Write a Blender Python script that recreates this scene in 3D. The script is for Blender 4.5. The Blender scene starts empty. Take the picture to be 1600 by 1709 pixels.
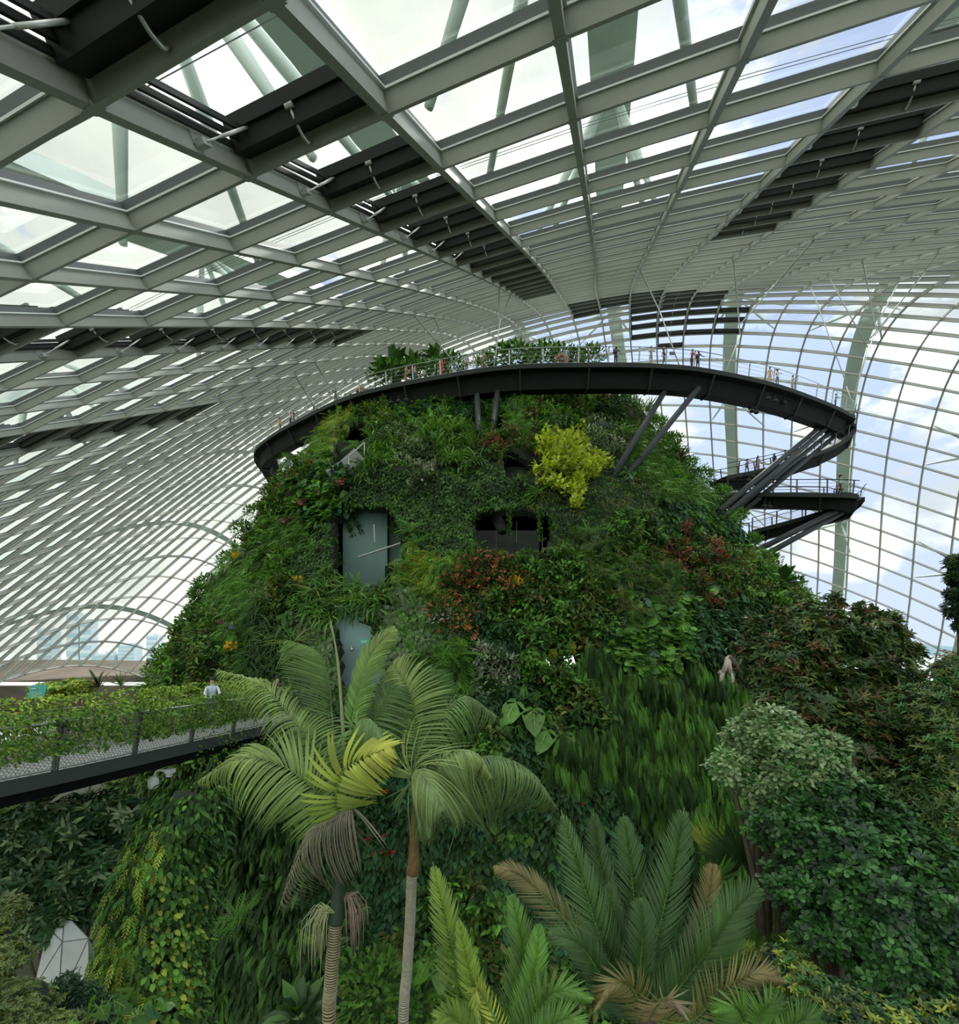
import bpy, bmesh, math, random
import numpy as np
from mathutils import Vector, Matrix, noise
random.seed(7); rng = np.random.default_rng(11)
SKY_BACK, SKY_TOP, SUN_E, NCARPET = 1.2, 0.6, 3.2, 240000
PI = math.pi
sc = bpy.context.scene
COL = sc.collection
# ------------------------------------------------------------------ camera
F, CU, CV, CZ = 850.0, 800.0, 1085.0, 18.0
cam_d = bpy.data.cameras.new('camera'); cam = bpy.data.objects.new('camera', cam_d); COL.objects.link(cam)
cam.location = (0, 0, CZ); cam.rotation_euler = (PI/2, 0, 0)
cam_d.sensor_fit = 'VERTICAL'; cam_d.sensor_height = 24.0
cam_d.lens = F/1709*24.0
cam_d.shift_y = (CV-854.5)/1709
cam_d.clip_end = 5000; cam_d.clip_start = 0.05
sc.camera = cam
# ------------------------------------------------------------------ exposure
vs = sc.view_settings
sc.display_settings.display_device = 'sRGB'
vs.view_transform = 'Standard'; vs.look = 'None'; vs.exposure = 0.10; vs.gamma = 1.0; vs.use_curve_mapping = False
sc.cycles.max_bounces = 7; sc.cycles.diffuse_bounces = 4; sc.cycles.glossy_bounces = 2
sc.cycles.transmission_bounces = 4; sc.cycles.transparent_max_bounces = 14
sc.cycles.caustics_reflective = False; sc.cycles.caustics_refractive = False
sc.cycles.sample_clamp_indirect = 4.0
# ------------------------------------------------------------------ sky
SUN = Vector(((1062-CU)/F, 1.0, (CV-250)/F)).normalized()
world = bpy.data.worlds.new('sky'); sc.world = world; world.use_nodes = True
wt = world.node_tree; wt.nodes.clear()
def wn(t, **k):
    n = wt.nodes.new(t)
    for a, b in k.items(): setattr(n, a, b)
    return n
wl = wt.links.new
def wmath(op, a, b=None, clamp=False):
    n = wn('ShaderNodeMath', operation=op); n.use_clamp = clamp
    for q, v in enumerate((a, b)):
        if v is None: continue
        if isinstance(v, (int, float)): n.inputs[q].default_value = v
        else: wl(v, n.inputs[q])
    return n.outputs[0]
def wmix(f, a, b):
    n = wn('ShaderNodeMix', data_type='RGBA')
    if isinstance(f, (int, float)): n.inputs[0].default_value = f
    else: wl(f, n.inputs[0])
    for q, v in ((6, a), (7, b)):
        if isinstance(v, tuple): n.inputs[q].default_value = (*v, 1)
        else: wl(v, n.inputs[q])
    return n.outputs[2]
def wramp(x, lo, hi):
    n = wn('ShaderNodeMapRange'); n.interpolation_type = 'SMOOTHSTEP'
    wl(x, n.inputs[0]); n.inputs[1].default_value = lo; n.inputs[2].default_value = hi
    return n.outputs[0]
tc = wn('ShaderNodeTexCoord'); sep = wn('ShaderNodeSeparateXYZ'); wl(tc.outputs['Generated'], sep.inputs[0])
X, Y, Z = sep.outputs
mp = wn('ShaderNodeMapping'); wl(tc.outputs['Generated'], mp.inputs[0]); mp.inputs['Scale'].default_value = (1, 1, 1.9); mp.inputs['Location'].default_value = (3.1, 0.4, 1.7)
nz = wn('ShaderNodeTexNoise'); wl(mp.outputs[0], nz.inputs['Vector']); nz.inputs['Scale'].default_value = 3.6; nz.inputs['Detail'].default_value = 9; nz.inputs['Roughness'].default_value = 0.55
nz.inputs['Distortion'].default_value = 0.25
leftness = wramp(wmath('ADD', X, wmath('MULTIPLY', Z, 0.12)), 0.42, -0.1)
low = wramp(Z, 0.16, 0.0)
cl = wmath('ADD', nz.outputs[0], wmath('ADD', wmath('MULTIPLY', leftness, 0.20), wmath('MULTIPLY', low, 0.05)))
cloud = wramp(cl, 0.50, 0.565)
nz2 = wn('ShaderNodeTexNoise'); wl(mp.outputs[0], nz2.inputs['Vector']); nz2.inputs['Scale'].default_value = 5.5; nz2.inputs['Detail'].default_value = 6
ccol = wmix(wramp(nz2.outputs[0], 0.36, 0.62), (0.74, 0.78, 0.88), (1.32, 1.30, 1.30))
hazy = wmix(wramp(nz2.outputs[0], 0.3, 0.7), (1.0, 1.01, 0.96), (1.26, 1.25, 1.18))
ccol = wmix(leftness, ccol, hazy)
blue = wmix(wramp(Z, 0.0, 0.6), (0.74, 0.82, 1.10), (0.54, 0.67, 1.08))
sky = wmix(wmath('MULTIPLY', wramp(Y, 0.1, -0.3), 0.7), wmix(cloud, blue, ccol), (1.0, 0.98, 0.90))
# glow of the veiled sun
dp = wn('ShaderNodeVectorMath', operation='DOT_PRODUCT'); wl(tc.outputs['Generated'], dp.inputs[0]); dp.inputs[1].default_value = SUN
dcl = wmath('MAXIMUM', dp.outputs['Value'], 0.0)
glow = wmath('ADD', wmath('MULTIPLY', wmath('POWER', dcl, 2500.0), 12.0), wmath('ADD', wmath('MULTIPLY', wmath('POWER', dcl, 160.0), 0.7), wmath('MULTIPLY', wmath('POWER', dcl, 14.0), 0.22)))
gcol = wn('ShaderNodeVectorMath', operation='SCALE'); gcol.inputs[0].default_value = (1.0, 0.96, 0.86); wl(glow, gcol.inputs[3])
add = wn('ShaderNodeVectorMath', operation='ADD'); wl(sky, add.inputs[0]); wl(gcol.outputs[0], add.inputs[1])
# added sky boost, out of view behind the photographer and overhead, lights the interior
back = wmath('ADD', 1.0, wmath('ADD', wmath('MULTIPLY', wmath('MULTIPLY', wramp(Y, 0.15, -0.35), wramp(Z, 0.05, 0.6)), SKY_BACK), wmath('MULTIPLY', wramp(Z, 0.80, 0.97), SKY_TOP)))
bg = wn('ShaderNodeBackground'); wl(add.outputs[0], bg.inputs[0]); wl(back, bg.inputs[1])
out = wn('ShaderNodeOutputWorld'); wl(bg.outputs[0], out.inputs[0])
# ------------------------------------------------------------------ sun
sd = bpy.data.lights.new('sun', 'SUN'); sd.energy = SUN_E; sd.angle = math.radians(5); sd.color = (1.0, 0.95, 0.86)
sun = bpy.data.objects.new('sun', sd); COL.objects.link(sun)
sun.rotation_euler = (-SUN).to_track_quat('-Z', 'Y').to_euler(); sun.location = SUN*200

# ------------------------------------------------------------------ helpers
def at(u, v, Y): return Vector(((u-CU)/F*Y, Y, CZ+(CV-v)/F*Y))
def proj(p):
    p = np.asarray(p, float); y = np.where(p[..., 1] > 0.05, p[..., 1], 0.05)
    return CU+F*p[..., 0]/y, CV-F*(p[..., 2]-CZ)/y
def tag(o, label=None, cat=None, group=None, kind=None):
    if label: o['label'] = label
    if cat: o['category'] = cat
    if group: o['group'] = group
    if kind: o['kind'] = kind
    return o
def empty(name, loc=(0, 0, 0), rz=0):
    o = bpy.data.objects.new(name, None); COL.objects.link(o); o.location = loc; o.rotation_euler = (0, 0, rz)
    o.empty_display_size = 0.2
    return o
def link(name, me, parent=None, loc=None):
    o = bpy.data.objects.new(name, me); COL.objects.link(o)
    if parent is not None: o.parent = parent
    if loc is not None: o.location = loc
    return o
def npmesh(name, V, Fc, mats, cols=None, midx=None, smooth=False):
    """V (n,3); Fc (m,k) same face size"""
    me = bpy.data.meshes.new(name)
    V = np.ascontiguousarray(V, dtype=np.float32); Fc = np.ascontiguousarray(Fc, dtype=np.int32)
    m, k = Fc.shape
    me.vertices.add(len(V)); me.vertices.foreach_set('co', V.ravel())
    me.loops.add(m*k); me.loops.foreach_set('vertex_index', Fc.ravel())
    me.polygons.add(m); me.polygons.foreach_set('loop_start', np.arange(0, m*k, k, dtype=np.int32))
    if smooth: me.polygons.foreach_set('use_smooth', np.ones(m, dtype=bool))
    for mt in (mats if isinstance(mats, (list, tuple)) else [mats]): me.materials.append(mt)
    if midx is not None: me.polygons.foreach_set('material_index', np.ascontiguousarray(midx, dtype=np.int32))
    if cols is not None:
        a = me.color_attributes.new('col', 'FLOAT_COLOR', 'POINT')
        c4 = np.ones((len(V), 4), dtype=np.float32); c4[:, :3] = cols
        a.data.foreach_set('color', c4.ravel())
    me.update(calc_edges=True)
    return me
class MB:
    """collects loose shapes of one part"""
    def __init__(s): s.v = []; s.f = []; s.m = []
    def quad_grid(s, rings, mi=0, cap=True, closed=True):
        b = len(s.v); n = len(rings[0])
        for r in rings: s.v += [tuple(p) for p in r]
        for a in range(len(rings)-1):
            for k in range(n if closed else n-1):
                k2 = (k+1) % n
                s.f.append((b+a*n+k, b+a*n+k2, b+(a+1)*n+k2, b+(a+1)*n+k)); s.m.append(mi)
        if cap and closed:
            s.f.append(tuple(b+k for k in reversed(range(n)))); s.m.append(mi)
            s.f.append(tuple(b+(len(rings)-1)*n+k for k in range(n))); s.m.append(mi)
    def box(s, c, size, rz=0, mi=0, M=None):
        hx, hy, hz = size[0]/2, size[1]/2, size[2]/2
        P = [Vector((x, y, z)) for z in (-hz, hz) for x, y in ((-hx, -hy), (hx, -hy), (hx, hy), (-hx, hy))]
        R = M if M is not None else Matrix.Rotation(rz, 3, 'Z')
        b = len(s.v); c = Vector(c)
        s.v += [tuple(c+R@p) for p in P]
        for f in ((3, 2, 1, 0), (4, 5, 6, 7), (0, 1, 5, 4), (1, 2, 6, 5), (2, 3, 7, 6), (3, 0, 4, 7)):
            s.f.append(tuple(b+q for q in f)); s.m.append(mi)
    def beam(s, a, c, w, h, up=(0, 0, 1), mi=0, off=0.0):
        """rectangular bar a->c, width w, height h (from off to off+h along up)"""
        a, c, up = Vector(a), Vector(c), Vector(up)
        t = (c-a).normalized(); sd_ = t.cross(up)
        if sd_.length < 1e-4: sd_ = t.cross(Vector((1, 0, 0)))
        sd_.normalize(); u = sd_.cross(t).normalized()
        r = [[p+sd_*x+u*y for x, y in ((-w/2, off), (w/2, off), (w/2, off+h), (-w/2, off+h))] for p in (a, c)]
        s.quad_grid(r, mi)
    def tube(s, pts, r, n=8, mi=0, cap=True):
        pts = [Vector(p) for p in pts]; rr = r if isinstance(r, (list, tuple)) else [r]*len(pts)
        rings = []; ref = None
        for k, p in enumerate(pts):
            t = (pts[min(k+1, len(pts)-1)]-pts[max(k-1, 0)]).normalized()
            if ref is None:
                ref = Vector((0, 0, 1)) if abs(t.z) < 0.9 else Vector((1, 0, 0))
            x = t.cross(ref)
            if x.length < 1e-5: x = t.orthogonal()
            x.normalize(); y = x.cross(t); ref = y
            rings.append([p+(x*math.cos(q*2*PI/n)+y*math.sin(q*2*PI/n))*rr[k] for q in range(n)])
        s.quad_grid(rings, mi, cap)
    def ball(s, c, r, sx=1, sy=1, sz=1, n=8, mi=0):
        c = Vector(c); rings = []
        for a in range(n//2+1):
            ph = -PI/2+PI*a/(n//2); ph = max(min(ph, PI/2-0.08), -PI/2+0.08)
            rings.append([c+Vector((r*sx*math.cos(ph)*math.cos(q*2*PI/n), r*sy*math.cos(ph)*math.sin(q*2*PI/n), r*sz*math.sin(ph))) for q in range(n)])
        s.quad_grid(rings, mi)
    def mesh(s, name, mats, smooth=False):
        me = bpy.data.meshes.new(name); me.from_pydata(s.v, [], s.f)
        for mt in (mats if isinstance(mats, (list, tuple)) else [mats]): me.materials.append(mt)
        me.polygons.foreach_set('material_index', s.m)
        if smooth: me.polygons.foreach_set('use_smooth', [True]*len(s.f))
        me.update(); return me
    def build(s, name, mats, parent=None, smooth=False, loc=None): return link(name, s.mesh(name, mats, smooth), parent, loc)
def copy_tree(o, parent=None):
    c = o.copy(); COL.objects.link(c)
    if parent is not None: c.parent = parent
    for ch in list(o.children): copy_tree(ch, c)
    return c

# ------------------------------------------------------------------ materials
def mat(name, col, rough=0.5, metal=0.0, vary=0.0, scale=3.0, spec=0.5, bump=0.0, col2=None):
    m = bpy.data.materials.new(name); m.use_nodes = True; nt = m.node_tree; b = nt.nodes['Principled BSDF']
    b.inputs['Roughness'].default_value = rough; b.inputs['Metallic'].default_value = metal
    b.inputs['Specular IOR Level'].default_value = spec
    b.inputs['Base Color'].default_value = (*col, 1)
    if vary or col2:
        t = nt.nodes.new('ShaderNodeTexCoord'); n = nt.nodes.new('ShaderNodeTexNoise'); n.inputs['Scale'].default_value = scale; n.inputs['Detail'].default_value = 5
        nt.links.new(t.outputs['Object'], n.inputs['Vector'])
        x = nt.nodes.new('ShaderNodeMix'); x.data_type = 'RGBA'
        r = nt.nodes.new('ShaderNodeMapRange'); r.inputs[1].default_value = 0.35; r.inputs[2].default_value = 0.65
        nt.links.new(n.outputs[0], r.inputs[0]); nt.links.new(r.outputs[0], x.inputs[0])
        c2 = col2 if col2 else tuple(c*(1-vary) for c in col)
        x.inputs[6].default_value = (*col, 1); x.inputs[7].default_value = (*c2, 1)
        nt.links.new(x.outputs[2], b.inputs['Base Color'])
        if bump:
            bp = nt.nodes.new('ShaderNodeBump'); bp.inputs['Strength'].default_value = bump; nt.links.new(n.outputs[0], bp.inputs['Height']); nt.links.new(bp.outputs[0], b.inputs['Normal'])
    return m
def leaf_mat(name, trans=0.32, rough=0.5, spec=0.2, tint=(1.25, 1.25, 0.6)):
    m = bpy.data.materials.new(name); m.use_nodes = True; nt = m.node_tree; b = nt.nodes['Principled BSDF']; o = nt.nodes['Material Output']
    a = nt.nodes.new('ShaderNodeAttribute'); a.attribute_name = 'col'
    n = nt.nodes.new('ShaderNodeTexNoise'); n.inputs['Scale'].default_value = 1.3; n.inputs['Detail'].default_value = 4
    g = nt.nodes.new('ShaderNodeNewGeometry'); nt.links.new(g.outputs['Position'], n.inputs['Vector'])
    r = nt.nodes.new('ShaderNodeMapRange'); r.inputs[1].default_value = 0.3; r.inputs[2].default_value = 0.7; r.inputs[3].default_value = 0.7; r.inputs[4].default_value = 1.3
    nt.links.new(n.outputs[0], r.inputs[0])
    v = nt.nodes.new('ShaderNodeVectorMath'); v.operation = 'SCALE'; nt.links.new(a.outputs['Color'], v.inputs[0]); nt.links.new(r.outputs[0], v.inputs[3])
    nt.links.new(v.outputs[0], b.inputs['Base Color'])
    b.inputs['Roughness'].default_value = rough; b.inputs['Specular IOR Level'].default_value = spec
    t = nt.nodes.new('ShaderNodeBsdfTranslucent')
    v2 = nt.nodes.new('ShaderNodeVectorMath'); v2.operation = 'MULTIPLY'; nt.links.new(v.outputs[0], v2.inputs[0]); v2.inputs[1].default_value = tint
    nt.links.new(v2.outputs[0], t.inputs[0])
    x = nt.nodes.new('ShaderNodeMixShader'); x.inputs[0].default_value = trans
    nt.links.new(b.outputs[0], x.inputs[1]); nt.links.new(t.outputs[0], x.inputs[2]); nt.links.new(x.outputs[0], o.inputs[0])
    return m
M_STEEL = mat('painted_steel', (0.41, 0.42, 0.37), 0.5, vary=0.10, scale=0.4, spec=0.3)
M_GBAR = mat('glazing_bar', (0.11, 0.115, 0.115), 0.4)
M_VENT = mat('vent_frame', (0.026, 0.028, 0.026), 0.6, spec=0.2)
M_VARM = mat('vent_arm', (0.6, 0.61, 0.58), 0.35, metal=0.3)
M_DARK = mat('walkway_steel', (0.010, 0.012, 0.011), 0.7, vary=0.2, scale=0.8, spec=0.12)
M_DARK2 = mat('walkway_flange', (0.026, 0.031, 0.029), 0.6, spec=0.15)
M_RAILW = mat('rail_steel', (0.42, 0.44, 0.43), 0.35, metal=0.5)
M_POST = mat('rail_post_dark', (0.06, 0.062, 0.068), 0.4)
M_GREEN = mat('outer_arch_steel', (0.70, 0.80, 0.74), 0.45, vary=0.12, scale=0.3)
M_CABLE = mat('cable', (0.50, 0.52, 0.50), 0.4)
M_CABLED = mat('dark_cable', (0.12, 0.13, 0.13), 0.4)
M_TEAL = mat('teal_wall', (0.17, 0.29, 0.27), 0.6, vary=0.12, scale=0.5)
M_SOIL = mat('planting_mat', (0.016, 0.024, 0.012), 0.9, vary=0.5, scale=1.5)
M_CONC = mat('concrete', (0.25, 0.26, 0.25), 0.8, vary=0.2, scale=1.2)
M_DECK = mat('deck_plank', (0.30, 0.31, 0.32), 0.7, vary=0.15, scale=2.0)
M_LEAF = leaf_mat('leaf')
M_LEAFG = leaf_mat('glossy_leaf', 0.2, 0.36, 0.38)
M_PALM = leaf_mat('palm_leaf', 0.35, 0.42, 0.35, (1.2, 1.2, 0.55))
M_PETAL = leaf_mat('petal', 0.35, 0.5, 0.3, (1, 1, 1))
M_BARK = mat('bark', (0.10, 0.08, 0.055), 0.85, vary=0.4, scale=6, bump=0.3)
def glass_mat():
    m = bpy.data.materials.new('pane_glass'); m.use_nodes = True; nt = m.node_tree; nt.nodes.clear()
    o = nt.nodes.new('ShaderNodeOutputMaterial'); t = nt.nodes.new('ShaderNodeBsdfTransparent'); t.inputs[0].default_value = (0.90, 0.955, 0.915, 1)
    g = nt.nodes.new('ShaderNodeBsdfGlossy'); g.inputs['Roughness'].default_value = 0.04; g.inputs[0].default_value = (0.9, 0.95, 0.92, 1)
    fr = nt.nodes.new('ShaderNodeLayerWeight'); fr.inputs[0].default_value = 0.12
    pw = nt.nodes.new('ShaderNodeMath'); pw.operation = 'MULTIPLY'; pw.inputs[1].default_value = 0.45; nt.links.new(fr.outputs['Fresnel'], pw.inputs[0])
    pw2 = nt.nodes.new('ShaderNodeMath'); pw2.operation = 'MINIMUM'; pw2.inputs[1].default_value = 0.25; nt.links.new(pw.outputs[0], pw2.inputs[0])
    x = nt.nodes.new('ShaderNodeMixShader'); nt.links.new(pw2.outputs[0], x.inputs[0]); nt.links.new(t.outputs[0], x.inputs[1]); nt.links.new(g.outputs[0], x.inputs[2])
    nt.links.new(x.outputs[0], o.inputs[0]); return m
M_GLASS = glass_mat()

SPL=[-100.3,-28.7,-33.4,-99.9,-12.3,-34.3,-99.5,2.9,-34.9,-99.3,17.0,-35.2,-99.5,29.7,-35.3,-100.1,41.2,-35.3,-101.1,51.5,-35.1,-102.2,61.0,-34.7,-102.4,70.4,-33.9,-100.7,80.0,-33.2,-96.6,90.1,-33.9,-90.1,100.3,-36.7,-81.8,110.1,-40.9,-72.1,119.2,-46.2,-61.4,127.4,-52.3,-50.0,134.6,-59.0,-37.8,140.7,-66.3,-80.2,-25.1,-27.4,-81.8,-10.0,-27.1,-82.9,4.1,-26.6,-83.6,17.4,-25.7,-84.2,29.7,-24.5,-84.7,41.1,-23.1,-85.4,51.8,-21.2,-85.9,62.3,-18.9,-85.8,73.0,-15.8,-84.5,84.2,-12.4,-81.5,95.7,-11.5,-77.2,106.6,-15.2,-71.1,116.8,-20.9,-63.4,126.2,-27.5,-54.3,134.4,-34.6,-44.0,141.5,-42.0,-32.6,147.3,-49.7,-62.6,-21.8,-22.2,-65.3,-7.9,-20.7,-67.2,5.4,-18.8,-68.3,18.1,-16.7,-68.9,30.1,-14.2,-69.2,41.4,-11.2,-69.3,52.5,-7.6,-69.2,63.8,-3.4,-68.8,75.7,1.3,-67.8,87.9,6.3,-65.8,100.1,8.1,-62.9,111.5,4.2,-58.6,122.0,-2.6,-52.4,131.4,-10.4,-44.6,139.7,-18.5,-35.5,146.6,-26.8,-25.1,152.0,-35.4,-47.5,-19.0,-17.8,-50.5,-5.9,-14.9,-52.4,6.8,-11.7,-53.4,18.9,-8.2,-53.6,30.6,-4.3,-53.4,42.0,0.2,-52.9,53.5,5.5,-52.4,65.4,11.3,-52.0,77.7,16.8,-51.3,90.2,22.1,-49.9,102.6,24.2,-47.8,114.4,20.7,-44.2,125.3,13.6,-39.0,135.0,5.0,-32.3,143.2,-4.2,-24.4,149.8,-13.7,-15.3,154.7,-23.6,-35.0,-16.7,-14.2,-37.4,-4.1,-9.9,-38.7,7.9,-5.3,-39.1,19.6,-0.4,-38.6,31.1,4.9,-37.8,42.4,10.7,-37.1,53.9,17.0,-36.6,65.8,23.3,-36.2,78.0,29.2,-35.6,90.4,34.3,-34.2,102.9,36.4,-31.8,115.2,33.6,-28.3,126.6,26.9,-23.6,136.6,17.9,-17.7,144.7,7.8,-11.1,151.0,-3.0,-3.6,155.2,-14.4,-24.7,-15.4,-11.3,-25.9,-3.1,-5.8,-26.3,8.5,0.0,-25.8,19.7,6.1,-24.6,30.8,12.4,-23.5,41.8,19.0,-22.6,53.0,25.6,-22.0,64.4,32.1,-21.3,76.2,38.2,-20.0,88.5,43.0,-18.0,101.1,45.0,-15.1,113.8,42.8,-11.2,125.5,36.6,-6.5,135.7,27.6,-1.5,143.8,16.9,3.9,149.8,5.0,9.6,153.5,-8.0,-16.2,-15.5,-9.0,-15.9,-3.3,-2.5,-15.0,8.1,4.2,-13.6,18.6,11.0,-12.0,29.1,17.6,-10.4,39.8,24.1,-9.1,50.6,30.8,-8.0,61.5,37.4,-6.5,72.8,43.7,-4.3,84.8,48.6,-1.4,97.4,50.6,2.3,110.0,48.6,6.6,121.9,42.7,11.2,132.1,33.6,15.7,140.1,22.4,19.9,146.0,9.7,23.8,149.6,-4.5,-8.3,-17.4,-7.5,-6.6,-5.6,-0.5,-4.6,5.5,6.5,-2.3,16.0,13.3,0.1,26.3,19.9,2.3,36.5,26.3,4.2,46.9,32.8,6.2,57.5,39.4,8.7,68.4,45.8,11.6,79.8,51.0,15.2,91.9,53.2,19.5,104.2,51.0,24.3,115.7,44.7,28.9,125.5,35.4,33.0,133.3,23.9,36.4,139.2,10.6,38.8,143.3,-4.1,0.3,-20.9,-7.2,3.4,-9.9,-0.5,6.4,0.8,6.1,9.5,11.2,12.7,12.3,21.8,19.4,15.2,32.0,25.9,18.1,42.3,32.2,21.1,52.7,38.4,24.4,63.3,44.8,27.7,74.0,50.4,31.2,85.3,52.4,36.0,96.7,49.2,41.1,107.1,42.3,45.8,116.1,32.8,49.8,123.5,21.1,52.7,129.7,7.8,54.1,134.9,-6.8,10.5,-26.0,-8.6,15.5,-15.6,-2.4,19.8,-5.2,3.8,23.6,5.3,10.2,26.8,15.9,16.9,30.2,26.4,23.3,33.7,36.7,29.5,37.2,47.2,35.8,40.6,57.5,41.9,43.6,67.6,46.7,46.8,77.9,47.6,51.6,87.7,42.9,56.8,96.5,35.2,61.5,104.1,25.6,65.6,110.9,14.0,68.3,117.6,1.2,69.2,124.5,-12.3,22.9,-32.3,-12.0,29.5,-22.0,-5.9,35.1,-11.5,0.3,39.6,-0.9,6.8,43.5,9.9,13.4,47.2,20.5,20.0,50.8,30.9,26.4,54.1,41.1,32.6,57.3,50.9,37.8,60.0,60.1,40.7,62.7,69.1,39.3,66.6,77.2,33.0,71.1,84.2,24.4,75.7,90.3,14.4,79.9,96.5,3.0,82.5,103.8,-8.7,83.4,112.4,-20.5,37.6,-39.9,-17.5,45.4,-28.9,-11.0,51.9,-17.9,-4.3,57.1,-6.8,2.7,61.5,4.2,9.8,65.3,15.0,16.9,68.7,25.3,23.5,71.7,35.0,29.1,74.3,43.9,32.7,76.5,52.0,32.9,78.3,59.1,29.0,80.6,65.3,21.3,83.7,70.5,11.7,87.6,75.4,1.0,91.4,81.3,-10.2,94.3,89.1,-20.9,96.2,98.8,-31.1,54.6,-48.6,-25.1,63.1,-36.4,-17.7,70.2,-24.3,-9.9,76.0,-12.5,-1.8,80.7,-1.0,6.4,84.5,9.9,14.2,87.5,20.1,20.8,89.8,29.1,25.3,91.5,36.8,26.4,92.6,43.1,23.5,93.0,48.0,17.1,93.4,51.9,8.2,94.4,55.6,-2.5,96.7,59.8,-13.7,99.9,65.6,-24.7,103.5,73.5,-34.9,107.2,83.9,-44.2]
# ================================================================== THE GLASS GRIDSHELL
NI, NJ, I0, I1, J0, J1 = 13, 17, -26, 16, -5, 46
CP = np.array(SPL).reshape(NI, NJ, 3)+np.array([0, 0, CZ])
def basis(t, t0, t1, n):
    x = (t-t0)/(t1-t0)*(n-3); k = min(max(int(math.floor(x)), 0), n-4); f = x-k
    return k, np.array([(1-f)**3/6, (3*f**3-6*f**2+4)/6, (-3*f**3+3*f**2+3*f+1)/6, f**3/6])
def sp(i, j):
    a, wa = basis(i, I0, I1, NI); b, wb = basis(j, J0, J1, NJ)
    return np.einsum('a,b,abc->c', wa, wb, CP[a:a+4, b:b+4])
CEN = np.array([8, 50, 18.0])
def sn(i, j):
    e = 0.25; du = sp(min(i+e, I1), j)-sp(max(i-e, I0), j); dv = sp(i, min(j+e, J1))-sp(i, max(j-e, J0))
    n = np.cross(du, dv); n /= np.linalg.norm(n)
    if np.dot(n, sp(i, j)-CEN) < 0: n = -n
    return n
IA, IB, JA, JB = -24, 16, -5, 46
NODE = {}; NRM = {}
for i in range(IA, IB+1):
    for j in range(JA, JB+1):
        NODE[i, j] = Vector(sp(i, j)); NRM[i, j] = Vector(sn(i, j))
def okn(i, j): return (i, j) in NODE and NODE[i, j].z > -1.5 and not (i <= -22 and j > 32 and NODE[i, j].z < 12)
roof = tag(empty('ceiling', (8, 50, 0)), 'arched steel and glass grid shell roof of the conservatory', 'roof', kind='structure')
RO = Vector((8, 50, 0))
HB, HG = 0.30, 0.15
M_LEDGE = mat('rib_ledge', (0.78, 0.80, 0.78), 0.4)
def sweep(mb, keys, w):
    run = []
    def flush():
        if len(run) > 1:
            r1, r2, r3 = [], [], []
            for q, k in enumerate(run):
                p = NODE[k]-RO; n = NRM[k]
                t = (NODE[run[min(q+1, len(run)-1)]]-NODE[run[max(q-1, 0)]]).normalized()
                s_ = t.cross(n).normalized()
                r1.append([p+s_*x+n*y for x, y in ((-w/2, 0), (w/2, 0), (w/2, HB), (-w/2, HB))])
                r3.append([p+s_*x+n*y for x, y in ((-w*.85, HB-.035), (w*.85, HB-.035), (w*.85, HB-.005), (-w*.85, HB-.005))])
                g = w*0.36
                r2.append([p+s_*x+n*y for x, y in ((-g, HB-0.02), (g, HB-0.02), (g, HB+HG), (-g, HB+HG))])
            mb.quad_grid(r1, 0); mb.quad_grid(r2, 1); mb.quad_grid(r3, 2)
        run.clear()
    for k in keys:
        if okn(*k): run.append(k)
        else: flush()
    flush()
for i in range(IA, IB+1):
    mb = MB(); sweep(mb, [(i, j) for j in range(JA, JB+1)], 0.15)
    if mb.v: mb.build('main_rib', [M_STEEL, M_GBAR, M_LEDGE], roof)
for j in range(JA, JB+1):
    mb = MB(); sweep(mb, [(i, j) for i in range(IA, IB+1)], 0.13)
    if mb.v: mb.build('cross_rib', [M_STEEL, M_GBAR, M_LEDGE], roof)
# node plates
mb = MB()
for (i, j) in NODE:
    if okn(i, j) and NODE[i, j].length < 60:
        n = NRM[i, j]; M3 = n.to_track_quat('Z', 'Y').to_matrix()
        mb.box(NODE[i, j]-RO+n*0.02, (0.22, 0.22, 0.05), M=M3)
nd = mb.build('node_plates', M_STEEL, roof); tag(nd, kind='stuff')
VENTS = {}
for i, js in ((-1, range(-1, 15)), (3, range(3, 10)), (-5, range(1, 10)), (-9, range(4, 10)), (2, range(20, 28)), (3, range(21, 29)), (4, range(22, 28)), (1, range(20, 23)), (0, range(20, 24)), (5, range(25, 28))):
    for j in js: VENTS[i, j] = 1
# vents recorded with lower-left key (i,j): the cell between ribs i, i+1 and cross ribs j-1, j
panes = []
for i in range(IA, IB):
    for j in range(JA, JB):
        if all(okn(*k) for k in ((i, j), (i+1, j), (i, j+1), (i+1, j+1))):
            q = [NODE[k]+NRM[k]*(HB+HG-0.06) for k in ((i, j), (i+1, j), (i+1, j+1), (i, j+1))]
            if (i, j+1) in VENTS: continue
            c = sum(q, Vector())/4
            ar = 0
            if c.y > 1:
                P2 = [proj(p) for p in q]
                if all(p.y > 0.5 for p in q):
                    ar = abs(sum(P2[a][0]*P2[(a+1) % 4][1]-P2[(a+1) % 4][0]*P2[a][1] for a in range(4)))/2
                    cu = sum(float(p[0]) for p in P2)/4; cv = sum(float(p[1]) for p in P2)/4
                    if not (-60 < cu < 1660 and -60 < cv < 1300): ar = 0
            panes.append((ar, q))
panes.sort(key=lambda t: -t[0])
def shrink(q, r=0.10):
    c = sum(q, Vector())/4; return [p+(c-p).normalized()*r for p in q]
for k, (ar, q) in enumerate(panes[:100]):
    m_ = bpy.data.meshes.new('glass_pane'); m_.from_pydata([tuple(p-RO) for p in q], [], [(0, 1, 2, 3)]); m_.materials.append(M_GLASS)
    link('glass_pane', m_, roof)
mb = MB()
for ar, q in panes[100:]:
    b = len(mb.v); mb.v += [tuple(p-RO) for p in q]; mb.f.append((b, b+1, b+2, b+3)); mb.m.append(0)
tag(mb.build('glass_panes', M_GLASS, roof), kind='stuff')
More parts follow.
